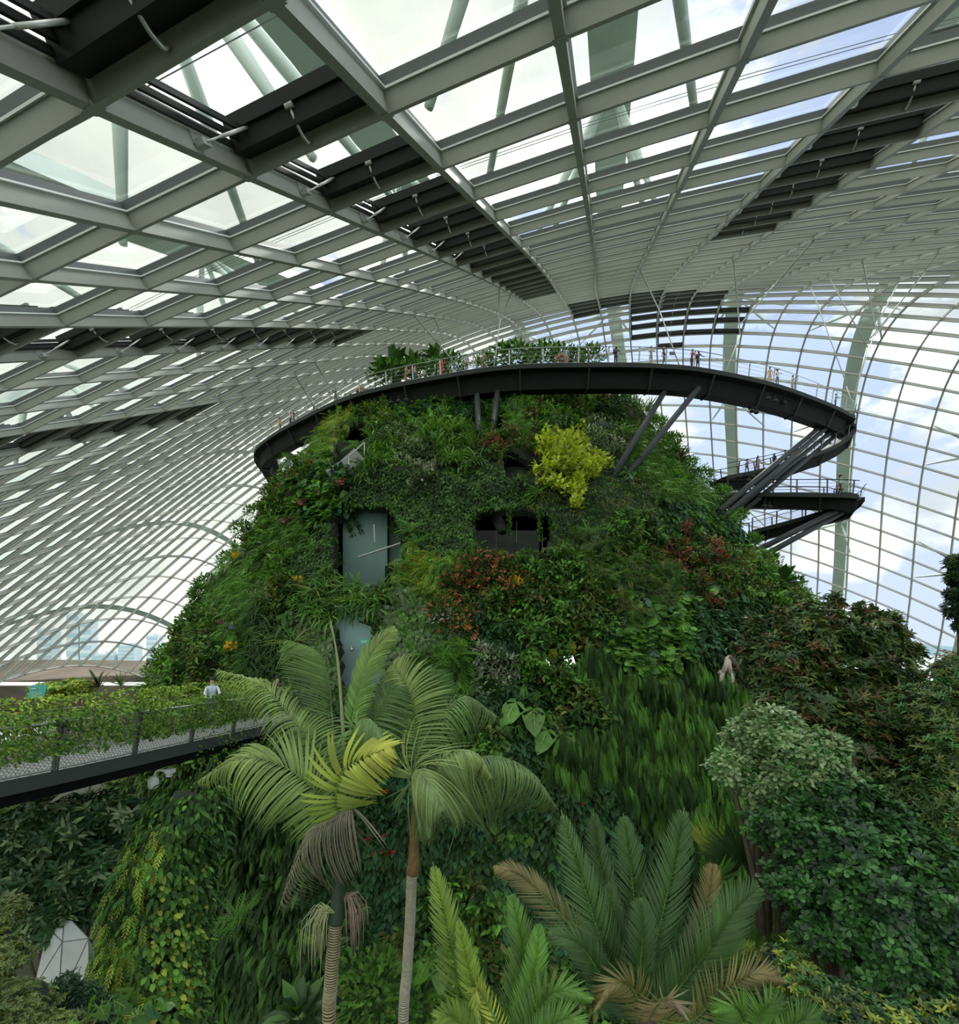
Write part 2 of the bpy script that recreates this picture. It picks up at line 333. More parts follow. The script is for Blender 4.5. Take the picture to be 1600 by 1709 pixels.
# ------------------------------------------------------------------ opening ventilation windows
ROWN = {-1: 'overhead row beside the big near rib', 3: 'row right of the sun glare', -5: 'row across the left side of the roof', -9: 'low row at the left edge of the roof'}
for (i, j) in VENTS:
    ks = [(i, j-1), (i+1, j-1), (i+1, j), (i, j)]
    if not all(okn(*k) for k in ks): continue
    a, b, c, d = [NODE[k] for k in ks]; n = NRM[i, j]
    o = (a+b+c+d)/4+n*(HB+0.1)
    near = NODE[i, j].length < 45
    t = empty('ventilation_window', o)
    rn = ROWN.get(i, 'rows high on the far wall above the ring walkway')
    tag(t, 'dark framed opening ventilation window in the '+rn, 'roof window', 'ventilation windows in the '+rn)
    L = lambda p: p-o
    e1 = (c-d).normalized(); e2 = (a-d).normalized()
    mb = MB()   # deep dark frame along the lower side, thin members on the others
    lift = n*(HB+0.02)
    A_, B_, C_, D_ = L(a)+lift, L(b)+lift, L(c)+lift, L(d)+lift
    ins = 0.16
    mb.beam(D_+e1*ins+e2*0.28, C_-e1*ins+e2*0.28, 0.42, 0.30, n, off=-0.12)
    mb.beam(D_+e1*ins+e2*0.52, C_-e1*ins+e2*0.52, 0.10, 0.18, n, off=0.12)
    mb.beam(A_+e1*ins-e2*0.14, B_-e1*ins-e2*0.14, 0.08, 0.22, n)
    if near:
        for q in range(3): mb.beam(D_+e1*(0.16+0.13*q)+e2*0.3, A_+e1*(0.14+0.09*q)-e2*0.14, 0.05, 0.08, n, off=-0.06+0.07*q)
    else: mb.beam(D_+e1*0.22+e2*0.3, A_+e1*0.2-e2*0.14, 0.16, 0.22, n)
    mb.beam(C_-e1*0.14+e2*0.3, B_-e1*0.14-e2*0.14, 0.08, 0.22, n)
    mb.build('frame', M_VENT, t)
    pl = [D_+e1*ins+e2*0.4+n*0.3, C_-e1*ins+e2*0.4+n*0.3, B_-e1*ins-e2*0.1+n*0.2, A_+e1*ins-e2*0.1+n*0.2]
    m_ = bpy.data.meshes.new('pane'); m_.from_pydata([tuple(p) for p in pl], [], [(0, 1, 2, 3)]); m_.materials.append(M_GLASS); link('pane', m_, t)
    if near or i in (-5, 3):
        mb = MB()
        st = L(d)+(L(a)-L(d))*0.42+n*0.1+e1*0.25; en = L(d)+e1*0.55+e2*0.42+n*(HB+0.14)
        mb.tube([st, st+(en-st)*0.35], 0.016, 6); mb.tube([st+(en-st)*0.33, en], 0.027, 8)
        mb.build('actuator_rod', M_VARM, t, True)
        mb = MB(); mb.box(st-e1*0.08, (0.16, 0.2, 0.09), M=Matrix((e1, e2, n)).transposed()); mb.beam(st-e1*0.17+e2*0.12, st-e1*0.17-e2*0.12, 0.03, 0.18, n)
        mb.build('bracket', M_VARM, t)
        mb = MB(); p0 = (D_+C_)/2+e2*0.22+n*0.12
        mb.tube([p0+e2*0.3, p0+e2*0.24-n*0.2, p0+e2*0.12-n*0.34, p0-e2*0.02-n*0.4, p0-e2*0.14-n*0.36], 0.025, 7); mb.box(p0+e2*0.3, (0.14, 0.1, 0.12), M=Matrix((e1, e2, n)).transposed())
        mb.build('hook', M_VARM, t, True)
# ------------------------------------------------------------------ exterior arches with struts
ARCH_LBL = {-22: 'outermost left', -18: 'far left low', -14: 'left low', -10: 'left', -6.3: 'upper left', -2.3: 'left of centre overhead', 1.35: 'by the sun glare', 5.5: 'right of centre', 9.45: 'right', 13.35: 'far right edge'}
for ai, nm in ARCH_LBL.items():
    t = empty('exterior_arch', Vector(sp(max(ai, -24), 20))+Vector(sn(ai, 20))*3.5); O = t.location.copy()
    tag(t, 'pale green steel arch outside the glass, '+nm+' one of the row', 'arch')
    mb = MB(); rings = []; js = np.arange(-4, 46.01, 1.0); W = 2.1 if ai > -8 else 1.1
    for j in js:
        p = Vector(sp(ai, j)); n = Vector(sn(ai, j)); tg = Vector(sp(ai, min(j+.5, 46))-sp(ai, max(j-.5, -5))).normalized(); s_ = tg.cross(n).normalized()
        q = p+n*(3.6+(4.5 if ai > -8 else 0)*float(np.interp(j, [4, 20], [1, 0])))-O
        if p.z < -2: continue
        rings.append([q+s_*x*W/2+n*y for x, y in ((-1, 0), (1, 0), (1, 0.9), (-1, 0.9))])
    mb.quad_grid(rings, 0); mb.build('arch_box', M_GREEN, t)
    if ai > -12:
        for j in range(-4, 44, 6):
            top = Vector(sp(ai, j+0.0))+Vector(sn(ai, j))*(3.7+4.5*float(np.interp(j, [4, 20], [1, 0])))-O
            if (top+O).z < 0: continue
            mb = MB()
            for di, dj in ((-1, -1), (1, -1), (-1, 1), (1, 1)):
                k = (round(ai)+di, j+dj)
                if k in NODE and okn(*k): mb.tube([top, top+(NODE[k]+NRM[k]*1.0-O-top)*0.5, NODE[k]+NRM[k]*1.0-O], [0.13, 0.22, 0.10], 7)
            if mb.v: mb.build('strut', M_GREEN, t, True)
# thin maintenance cables running over the glass (outside)
for n_, (j0, i0, i1) in enumerate(((-0.9, -4, 2), (0.75, -4, 7), (2.3, -7, 9), (-1.6, 0, 4), (4.6, -8, 10))):
    mb = MB()
    for off in (0, 0.10):
        mb.tube([Vector(sp(i0+(i1-i0)*k/12, j0+off+.12*k/12))+Vector(sn(i0+(i1-i0)*k/12, j0))*3.0 for k in range(13)], 0.014, 4)
    tag(mb.build('cable_pair', M_CABLED), 'pair of thin cables over the glass '+('above the big bright near pane', 'crossing the second row of big panes', 'crossing the third row of panes', 'at the top edge beside the overhead rib', 'crossing the smaller panes at left')[n_], 'cable')

# ================================================================== MOUNTAIN SHAPE
MC = Vector((1.5, 60.0, CZ))
PZ = [-18, -8, -3, 0, 4.2, 9, 13.5, 18.2, 22, 25.5, 28.4]       # height above the eye
PA = [31, 31.5, 31, 30.2, 28.0, 25.6, 23.6, 21.6, 20.2, 18.8, 16.8]      # half width
PF = [39, 38, 34.5, 32.5, 29, 25, 21.5, 16.5, 11.5, 7.5, 4.5]       # half depth to the front
def m_radii(z):
    return float(np.interp(z, PZ, PA)), float(np.interp(z, PZ, PF)), float(np.interp(z, PZ, PA))*0.95
def m_pt(th, z, out=0.0):
    """th: 0 = towards camera, positive to the right; z relative to eye"""
    a, f, b = m_radii(z)
    c, s_ = math.cos(th), math.sin(th)
    d = f if c > 0 else b
    e = 2.25
    r = 1.0/((abs(s_)/a)**e+(abs(c)/d)**e)**(1/e)
    n = noise.noise(Vector((s_*3.2+5, c*3.2, z*0.16)))*1.5+noise.noise(Vector((s_*9, c*9+3, z*0.45)))*0.6
    r += n+out
    return Vector((MC.x+r*s_, MC.y-r*c, CZ+z))
def surf_at(u, v, lo=12.0, hi=92.0):
    """first point of the green wall seen at a place in the view; returns (th, z, point)"""
    last = None; y = lo
    while y < hi:
        p = at(u, v, y); z = p.z-CZ
        if z < 28.4 and z > -18:
            dx, dy = p.x-MC.x, MC.y-p.y; th = math.atan2(dx, dy); q = m_pt(th, z)
            if math.hypot(dx, dy) <= math.hypot(q.x-MC.x, MC.y-q.y): return th, z, q
        y += 0.35
    return None
def m_nrm(th, z):
    e = 0.03; p = m_pt(th+e, z)-m_pt(th-e, z); q = m_pt(th, z+0.5)-m_pt(th, z-0.5)
    n = p.cross(q).normalized()
    return n
# openings in the green wall, outlined where they show from the bridge
OPEN = {
 'upper_left': [(556, 868), (600, 846), (648, 850), (668, 880), (676, 930), (655, 965), (640, 985), (566, 984), (556, 940)],
 'upper_mid': [(786, 868), (800, 856), (870, 850), (925, 862), (922, 900), (905, 936), (800, 936), (788, 905)],
 'door': [(562, 1062), (580, 1038), (625, 1036), (640, 1050), (640, 1150), (566, 1150)],
 'stair': [(560, 745), (590, 705), (615, 710), (618, 745), (598, 790), (560, 792)],
 'balcony': [(838, 775), (850, 752), (880, 768), (905, 775), (908, 800), (842, 800)],
 'sky_top': [(826, 705), (836, 690), (846, 700), (848, 715), (832, 728), (824, 718)],
 'sky_low': [(904, 1092), (918, 1086), (926, 1100), (922, 1116), (908, 1114)],
 'sky_low2': [(940, 1084), (960, 1080), (968, 1095), (962, 1110), (944, 1112)],
 'slot': [(442, 1010), (475, 1000), (480, 1050), (450, 1060)],
}
def inpoly(u, v, P):
    r = False; n = len(P)
    for a in range(n):
        x1, y1 = P[a]; x2, y2 = P[(a+1) % n]
        if (y1 > v) != (y2 > v) and u < (x2-x1)*(v-y1)/(y2-y1)+x1: r = not r
    return r
def in_open(p, which=None):
    if p.y < 1: return None
    u, v = CU+F*p.x/p.y, CV-F*(p.z-CZ)/p.y
    for k, P in OPEN.items():
        if which and k not in which: continue
        if inpoly(u, v, P): return k
    return None
hill = empty('planted_mountain', (MC.x, MC.y, 0)); tag(hill, 'tall green planted mountain tower in the middle of the glasshouse', 'mountain')
HO = hill.location.copy()
NT, NZ = 420, 230
zs = np.linspace(-18, 28.4, NZ); V = []; Fq = []
for z in zs:
    for k in range(NT): V.append(m_pt(-PI+2*PI*k/NT, z)-HO)
thru = ('sky_top', 'sky_low', 'sky_low2')
for a in range(NZ-1):
    for k in range(NT):
        k2 = (k+1) % NT; q = (a*NT+k, a*NT+k2, (a+1)*NT+k2, (a+1)*NT+k)
        c = (V[q[0]]+V[q[2]])/2+HO
        front = c.y < MC.y
        if in_open(c, None if front else thru): continue
        Fq.append(q)
top0 = len(V); V.append(Vector((0, 0, CZ+28.9)))
me = bpy.data.meshes.new('planting_wall'); me.from_pydata([tuple(p) for p in V], [], Fq+[((NZ-1)*NT+k, (NZ-1)*NT+(k+1) % NT, top0) for k in range(NT)])
me.materials.append(M_SOIL); core = link('planting_wall', me, hill)
sol = core.modifiers.new('thick', 'SOLIDIFY'); sol.thickness = 0.5; sol.offset = -1
# ground inside and outside
g = MB(); g.box((0, 60, -0.25), (190, 220, 0.5)); tag(g.build('floor', mat('garden_ground', (0.035, 0.04, 0.025), 0.9, vary=0.4, scale=0.6)), kind='structure')
g = MB(); g.box((0, 900, -3.2), (6000, 4000, 0.4)); tag(g.build('outside_ground', mat('bay_water', (0.55, 0.62, 0.60), 0.3, vary=0.1, scale=0.02)), 'pale bay water and shore outside the glass', 'water', kind='structure')
# ------------------------------------------------------------------ rooms seen through the openings
rm = empty('lift_core', at(606, 985, 38)); R0 = rm.location.copy()
tag(rm, 'teal painted lift tower wall inside the upper left opening', 'wall')
g = MB(); g.box(at(609, 925, 39)-R0+Vector((0, 2, 0)), (3.4, 4, 9)); g.build('wall_face', M_TEAL, rm)
g = MB(); g.box(at(661, 920, 40)-R0+Vector((0, 1, 0)), (1.6, 2, 9)); g.build('side_wall', M_TEAL, rm)
g = MB(); p = at(653, 968, 38.7)-R0; g.box(p, (0.95, 0.12, 2.1)); g.build('service_door', M_DARK, rm)
g = MB(); p = at(655, 978, 38.2)-R0
for q in range(3): g.tube([p+Vector((-0.6+0.6*q, 0, -0.5)), p+Vector((-0.6+0.6*q, 0, 0.5))], 0.03, 6)
g.tube([p+Vector((-0.6, 0, .5)), p+Vector((.7, 0, .5))], 0.03, 6); g.build('landing_rail', M_RAILW, rm, True)
g = MB(); g.tube([at(598, 930, 37), at(680, 903, 36)], 0.07, 6); g.tube([at(625, 905, 36.6), at(624, 875, 36.6)], 0.04, 6)
tag(g.build('pipe', M_RAILW), 'slanting steel pipe crossing the upper left opening', 'pipe')
d = empty('door_wall', at(605, 1150, 29.6)); D0 = d.location.copy(); tag(d, 'pale teal wall in the lower doorway behind the palm', 'wall')
g = MB(); g.box(at(602, 1095, 29.8)-D0+Vector((0, 0.6, 0)), (3.2, 0.8, 6.0)); g.build('wall_face', mat('pale_teal_wall', (0.26, 0.41, 0.41), 0.6, vary=0.08, scale=0.5), d)
g = MB(); g.box(at(587, 1080, 29.6)-D0, (0.12, 0.3, 0.12)); g.ball(at(587, 1084, 29.4)-D0, 0.13); g.build('camera_dome', M_RAILW, d, True)
# exit sign
ex = empty('exit_sign', at(609, 1071, 28.6)); tag(ex, 'small green EXIT sign hanging on the pale teal wall', 'sign')
g = MB(); g.box((0, 0, 0), (0.62, 0.08, 0.24)); g.build('sign_box', mat('exit_green', (0.02, 0.42, 0.24), 0.4), ex)
def text(name, s_, size, loc, m, parent=None, rot=(PI/2, 0, 0), al='CENTER'):
    cu = bpy.data.curves.new(name, 'FONT'); cu.body = s_; cu.size = size; cu.align_x = al; cu.align_y = 'CENTER'; cu.extrude = 0.004
    o = bpy.data.objects.new(name, cu); me_ = None
    COL.objects.link(o); dg = bpy.context.evaluated_depsgraph_get(); me_ = bpy.data.meshes.new_from_object(o.evaluated_get(dg)); bpy.data.objects.remove(o)
    me_.materials.clear(); me_.materials.append(m)
    n = link(name, me_, parent, loc); n.rotation_euler = rot; return n
M_WHITE = mat('white_paint', (0.8, 0.82, 0.8), 0.5)
text('lettering', 'EXIT', 0.20, (0, -0.046, 0), M_WHITE, ex)
# ceiling equipment in the middle opening
g = MB(); g.tube([at(812, 852, 37), at(816, 851, 39)], [0.5, 0.42], 14, cap=False); g.tube([at(812, 852, 37.2), at(812, 852, 37.6)], 0.3, 12)
tag(g.build('air_nozzle', mat('nozzle', (0.22, 0.27, 0.24), 0.5), None, True), 'round grey green air nozzle under the foliage overhang of the middle opening', 'vent')
g = MB(); g.tube([at(825, 862, 39), at(840, 885, 38)], 0.45, 10); tag(g.build('duct', mat('duct', (0.12, 0.13, 0.12), 0.6), None, True), 'grey air duct inside the middle opening', 'duct')
g = MB(); g.box(at(830, 918, 43), (7, 0.4, 3.2)); tag(g.build('parapet_wall', M_CONC), 'dark grey concrete wall inside the middle opening', 'wall')
for q, (u, v0, v1) in enumerate(((828, 885, 925), (862, 870, 905), (905, 880, 930))):
    g = MB(); g.tube([at(u, v0, 38), at(u, v1, 38)], 0.035, 6)
    tag(g.build('hanger_rod', M_RAILW), 'thin vertical rod %s in the middle opening' % ('left', 'beside the small bright gap', 'right')[q], 'rod')
_h = surf_at(590, 750); g = MB(); g.box(_h[2]+Vector((0.2, 3.4, -0.6)), (4.8, 0.6, 5.2)); tag(g.build('dark_backing', M_SOIL), 'added dark box behind the stair gap under the ring', 'backing')  # dark box added to block the bright sky showing through the stair gap
# balcony and stair rails
def glass_rail(name, pts, h, lab, nposts=5, m=M_GLASS):
    t = empty(name, pts[0]); O = t.location.copy(); tag(t, lab, 'railing')
    g = MB()
    for k in range(len(pts)-1):
        g.beam(Vector(pts[k])-O, Vector(pts[k+1])-O, 0.04, h*0.9, (0, 0, 1))
    g.build('infill', mat('frosted_'+name, (0.20, 0.22, 0.21), 0.5), t)
    g = MB(); g.tube([Vector(p)-O+Vector((0, 0, h)) for p in pts], 0.05, 6); g.build('handrail', M_RAILW, t, True)
    L = pts[-1]-pts[0]
    for k in range(nposts):
        x = k/(nposts-1)*(len(pts)-1); a = min(int(x), len(pts)-2); p = Vector(pts[a]).lerp(Vector(pts[a+1]), x-a)-O
        g = MB(); g.tube([p, p+Vector((0, 0, h))], 0.045, 6); g.build('post', M_RAILW, t, True)
glass_rail('balcony_railing', [at(840, 802, 42), at(870, 806, 41), at(912, 808, 41)], 1.2, 'grey balcony railing under the foliage beside the lime shrub')
_q = surf_at(600, 800)[2]; glass_rail('stair_railing', [at(556, 806, _q.y+.9), at(582, 790, _q.y+.9), at(608, 766, _q.y+.9)], 1.3, 'pale sloping stair railing in the gap under the ring walkway', 3)

# ================================================================== WALKWAYS
def cr(pts, n):
    """catmull-rom through points"""
    P = [Vector(p) for p in pts]; out = []
    for k in range(len(P)-1):
        p0 = P[k-1] if k else P[0]*2-P[1]; p1, p2 = P[k], P[k+1]; p3 = P[k+2] if k+2 < len(P) else P[-1]*2-P[-2]
        for q in range(n):
            t = q/n; out.append(0.5*((2*p1)+(p2-p0)*t+(2*p0-5*p1+4*p2-p3)*t*t+(3*p1-p0-3*p2+p3)*t**3))
    out.append(P[-1]); return out
def walkway(name, pts, lab, width, gh, postm, rail_in=True, sub=8, spacing=2.6, side=1, rh=1.3):
    """pts: outer deck edge; the deck lies to the side given by side*perp"""
    C = cr(pts, sub); t = empty(name, C[len(C)//2]); O = t.location.copy(); tag(t, lab, 'walkway')
    S = []
    for k in range(len(C)):
        tg = (C[min(k+1, len(C)-1)]-C[max(k-1, 0)]); tg.z = 0; tg.normalize(); S.append(Vector((-tg.y, tg.x, 0))*side)
    U = Vector((0, 0, 1)); g = MB(); g2 = MB(); g3 = MB()
    prof = [(0, 0), (width, 0), (width, -0.35), (width*0.78, -0.45), (width*0.68, -gh), (width*0.32, -gh), (width*0.22, -0.45), (0, -0.35)]
    g.quad_grid([[p-O+s_*x+U*y for x, y in prof] for p, s_ in zip(C, S)], 0); g.build('box_girder', M_DARK, t)
    for x in (-0.06, width+0.06):
        g2.quad_grid([[p-O+s_*(x+a)+U*y for a, y in ((-0.06, -0.38), (0.06, -0.38), (0.06, 0.03), (-0.06, 0.03))] for p, s_ in zip(C, S)], 0)
    g2.build('edge_beam', M_DARK2, t)
    g3.quad_grid([[p-O+s_*x+U*y for x, y in ((0.05, 0.0), (width-0.05, 0.0), (width-0.05, 0.04), (0.05, 0.04))] for p, s_ in zip(C, S)], 0); g3.build('deck', M_DECK, t)
    # cross brackets under the deck
    acc = 0
    for k in range(1, len(C)):
        acc += (C[k]-C[k-1]).length
        if acc > spacing*2.2:
            acc = 0; p = C[k]-O; s_ = S[k]
            g = MB(); g.beam(p-s_*0.02-U*0.36, p+s_*width*0.3-U*(gh+0.03), 0.16, 0.12); g.beam(p+s_*(width+0.02)-U*0.36, p+s_*width*0.7-U*(gh+0.03), 0.16, 0.12); g.beam(p+s_*width*0.3-U*(gh+0.08), p+s_*width*0.7-U*(gh+0.08), 0.16, 0.1); g.build('bracket', M_DARK2, t)
    for x, nm in ((0.0, 'outer'), (width, 'inner')):
        rl = empty('railing', (0, 0, 0)); rl.parent = t
        g = MB()
        for hh, rr in ((rh, 0.045), (rh*.76, 0.016), (rh*.52, 0.016), (rh*.28, 0.016), (0.1, 0.016)):
            g.tube([p-O+S[k]*(x-(0.22 if x == 0 else -0.22)*hh/1.25)+U*hh for k, p in enumerate(C)], rr, 4)
        g.build('handrail', M_RAILW if postm is M_RAILW else M_DARK2, rl)
        acc = spacing*0.6
        for k in range(1, len(C)):
            acc += (C[k]-C[k-1]).length
            if acc > spacing:
                acc = 0; p = C[k]-O+S[k]*x; q_ = p+S[k]*(-0.22 if x == 0 else 0.22)+U*rh
                g = MB(); g.beam(p-U*0.1, q_, 0.13, 0.06, S[k]); g.build('railing_post', postm, rl)
    return C, S
RING = [(430, 745, 67.5), (462, 722, 63), (500, 700, 59.6), (555, 672, 55.6), (620, 650, 52.8), (735, 627, 50.1), (850, 611, 48.4), (1000, 606, 48), (1100, 609, 48.2), (1180, 617, 49), (1290, 640, 51.6), (1380, 672, 55.6), (1425, 694, 58.7)]
RP = [at(*r) for r in RING]
for p in RP: p.z = CZ+27.0
lft = [Vector((-32.5, 76, CZ+27)), Vector((-31.5, 71.5, CZ+27))]
rgt = []
C1, S1 = walkway('ring_walkway', lft[::1]+RP, 'long curved black walkway ringing the top of the green mountain', 2.8, 1.9, M_RAILW, side=1, rh=1.45)
rampP = [at(1425, 694, 58.7), at(1418, 712, 61.5), at(1385, 742, 61.5), at(1330, 768, 59.5), at(1260, 790, 57.5), at(1185, 806, 55.5)]
C2, S2 = walkway('descending_walkway', rampP, 'dark walkway bending back from the right tip of the ring down to the mountain', 2.2, 1.5, M_POST, side=1, spacing=2.3)
r3 = [at(1190, 823, 54), at(1290, 823, 51.5), at(1390, 824, 49), at(1432, 826, 48.6)]
C3, S3 = walkway('lower_walkway', r3, 'lower level dark walkway reaching right to a rounded lookout tip', 2.2, 1.3, M_POST, side=1, spacing=2.0)
r4 = [at(1441, 830, 49.8), at(1420, 848, 51.6), at(1350, 866, 54), at(1250, 892, 56)]
C4, S4 = walkway('returning_walkway', r4, 'lowest dark walkway running from the lookout tip back to the mountain', 2.0, 1.2, M_POST, side=1, spacing=2.2)
# tip corner castings
for nm, a, b, lab in (('tip_bracket', at(1372, 712, 58), at(1415, 700, 60), 'curved steel bracket under the right tip of the ring walkway'), ('tip_bracket', at(1392, 848, 51), at(1430, 838, 50), 'curved steel bracket under the lower lookout tip')):
    g = MB(); m_ = (a+b)/2+Vector((0, 0, 0.9)); g.tube(cr([a, a.lerp(m_, .6)+Vector((0, 0, .35)), m_, b.lerp(m_, .4)+Vector((0, 0, .2)), b], 5), 0.42, 8)
    tag(g.build(nm, M_DARK2, None, True), lab, 'bracket')
# struts
STR = [(1165, 648, 49.5, 1040, 800, 40.5, 'right of the slanting pair right of centre'), (1108, 655, 49.5, 1018, 800, 40.5, 'left of the slanting pair right of centre'),
       (830, 655, 49.5, 815, 775, 41.5, 'right of the upright pair left of centre'), (796, 660, 49.5, 802, 768, 41.5, 'left of the upright pair left of centre'),
       (1366, 714, 58, 1188, 862, 48.5, 'topmost of the four at the right ring tip'), (1376, 716, 58, 1200, 868, 48.5, 'second of the four at the right ring tip'),
       (1384, 722, 59, 1212, 862, 49.5, 'third of the four at the right ring tip'), (1392, 728, 60, 1232, 860, 50.5, 'lowest of the four at the right ring tip'),
       (1408, 846, 50.5, 1256, 922, 48.5, 'upper of the pair below the lookout tip'), (1414, 850, 51, 1266, 932, 48.5, 'lower of the pair below the lookout tip')]
for u0, v0, y0, u1, v1, y1, lab in STR:
    h_ = surf_at(u1, v1); g = MB(); a, b = at(u0, v0, y0), (h_[2] if h_ else at(u1, v1, y1)); dd = (b-a)*0.08
    g.tube([a, b+dd], 0.27, 10); tag(g.build('walkway_strut', mat('strut_steel', (0.032, 0.038, 0.040), 0.6, spec=.2) if 'strut_steel' not in bpy.data.materials else bpy.data.materials['strut_steel'], None, True), 'grey steel walkway strut, '+lab, 'strut')
# floodlights under the ring
for q, (u, v) in enumerate(((652, 672), (665, 670), (678, 668), (968, 638), (984, 639), (1281, 665), (1294, 669), (1308, 672), (1255, 686), (1262, 688), (1233, 796), (1250, 802), (1258, 796), (1275, 845), (1284, 846))):
    g = MB(); p = at(u, v, 50.5 if u < 1300 else 53); g.ball(p, 0.22, 1.3, 1, 0.9); g.tube([p, p+Vector((0, 0, .5))], 0.04, 5)
    lab = 'small spotlight clamped under the ring walkway ' + ('at left' if u < 700 else 'at centre' if u < 1000 else 'at right') if v < 700 else 'small spotlight hanging under the lower walkways at right'
    tag(g.build('spotlight', M_DARK2, None, True), lab, 'light', 'spotlights under the walkways '+('left' if u < 700 else 'centre' if u < 1000 else 'right' if v < 700 else 'lower'))
# suspension rods from the roof
def node_near(u, v):
    best = None
    for k, p in NODE.items():
        if p.y > 5 and okn(*k):
            a, b = proj(p); dd = (a-u)**2+(b-v)**2
            if best is None or dd < best[0]: best = (dd, k)
    return best[1]
RODS = [(694, 527, 772, 622, 50.2), (731, 533, 740, 570, None), (529, 610, 547, 640, None), (492, 630, 525, 680, 57), (833, 483, 832, 532, None), (852, 490, 835, 535, None), (835, 532, 824, 612, 48.6),
        (1075, 450, 1101, 520, None), (1101, 520, 1134, 612, 48.4), (1225, 433, 1235, 560, None), (1350, 403, 1236, 540, None), (1357, 480, 1412, 640, None), (1440, 440, 1462, 550, None), (1571, 427, 1460, 560, None), (1553, 465, 1452, 565, None), (1508, 482, 1460, 548, None), (1388, 466, 1448, 580, None), (1462, 548, 1424, 660, 57), (1448, 575, 1424, 665, 57), (1412, 645, 1422, 672, 57), (1235, 560, 1210, 622, 49.5)]
for q, (u0, v0, u1, v1, yd) in enumerate(RODS):
    k = node_near(u0, v0)
    if yd is None: yd = 52 if u1 < 1300 else 55
    if q in (6, 8, 17, 18, 19, 20): a = at(u0, v0, yd+1)
    else: a = NODE[k]
    g = MB(); g.tube([a, at(u1, v1, yd)], 0.055, 6)
    nm = 'left' if u1 < 700 else 'middle' if u1 < 1150 else 'right'
    tag(g.build('suspension_rod', M_CABLE, None, True), 'thin steel rod hanging from the roof towards the %s part of the ring walkway' % nm, 'rod', 'suspension rods over the %s of the ring' % nm)

# ================================================================== FOLIAGE TOOLS
def TT(v, f): return np.array(v, float), np.array(f, int)
T_LITE = TT([(0, 0, 0), (-.5, .45, .10), (.5, .45, .10), (0, 1, -.12)], [(0, 2, 3), (0, 3, 1)])
T_LEAF = TT([(0, 0, 0), (-.42, .28, .07), (.42, .28, .07), (0, .45, -.02), (-.40, .62, .04), (.40, .62, .04), (0, 1, -.14)],
            [(0, 3, 1), (0, 2, 3), (1, 3, 4), (2, 5, 3), (3, 6, 4), (3, 5, 6)])
def t_heart(n=7, notch=.22, wave=.05):
    out = []
    for k in range(n+1):
        t = k/n; y = 1-t*(1+notch) if t < .9 else -notch*.4
        w = .5*math.sin(min(1, t*1.35)*PI/2)**.8 if t < .75 else .5*(1-(t-.75)/.25*.75)
        out.append((w, y, wave*math.sin(k*2.1)-.10*w))
    V = [(0, 0, 0), (0, .5, -.06)]+[(x, y, z) for x, y, z in out]+[(-x, y, z) for x, y, z in out[1:]]
    Fc = []
    R = list(range(2, 3+n)); L = [2]+list(range(3+n, 3+2*n))
    for S_, fl in ((R, 0), (L, 1)):
        for a, b in zip(S_[:-1], S_[1:]):
            c = 1 if V[a][1] > .25 else 0
            Fc.append((c, b, a) if fl else (c, a, b))
        Fc.append((0, 1, S_[n//2+1]) if not fl else (1, 0, S_[n//2+1]))
    return TT(V, Fc)
T_HEART = t_heart()
T_OBO = TT([(0, 0, 0), (-.22, .32, .03), (.22, .32, .03), (-.5, .68, .05), (.5, .68, .05), (-.27, .97, -.03), (.27, .97, -.03), (0, .6, -.03)], [(0, 7, 1), (0, 2, 7), (1, 7, 3), (2, 4, 7), (3, 7, 5), (4, 6, 7), (5, 7, 6)])
def t_strap(seg=6, curl=.5, tw=0):
    V = []; Fc = []
    for k in range(seg+1):
        t = k/seg; w = .5*(min(1, t*4+.3))*(1-max(0, (t-.55)/.45)**2*.95)
        V += [(-w, t*(1-curl*.25*t), .12*w-curl*t*t), (w, t*(1-curl*.25*t), .12*w-curl*t*t)]
    for k in range(seg):
        a = 2*k; Fc += [(a, a+1, a+3), (a, a+3, a+2)]
    return TT(V, Fc)
T_STRAP = t_strap(); T_STRAPD = t_strap(6, 1.0); T_BLADE = t_strap(3, .12); T_LEAFLET = t_strap(4, .35)
def t_fern(pairs=9, curl=.5, ratio=.9, sag=.0):
    V = []; Fc = []
    for k in range(pairs):
        t = (k+.6)/pairs; y = t*(1-curl*.2*t); z = -curl*t*t; L = .5*math.sin(PI*min(1, t*.9+.12))**.7
        for s_ in (-1, 1):
            b = len(V); dy = .6/pairs*ratio
            V += [(0, y-dy*.6, z), (s_*L*.55, y-dy*.3+L*.10, z+.03-sag*L), (s_*L*.5, y+dy+L*.10, z+.01-sag*L), (s_*L, y+dy*.6+L*.25, z-.05-sag*L*2)]
            Fc += [(b, b+1, b+2), (b+1, b+3, b+2)] if s_ > 0 else [(b, b+2, b+1), (b+1, b+2, b+3)]
    b = len(V)
    for k in range(5): t = k/4; V += [(-.012, t*(1-curl*.2*t), -curl*t*t+.01), (.012, t*(1-curl*.2*t), -curl*t*t+.01)]
    for k in range(4): a = b+2*k; Fc += [(a, a+1, a+3), (a, a+3, a+2)]
    return TT(V, Fc)
T_FERN = t_fern(); T_FERNS = t_fern(6, .35); T_FERNH = t_fern(14, .25)
def norm(a): return a/np.maximum(np.linalg.norm(a, axis=-1, keepdims=True), 1e-9)
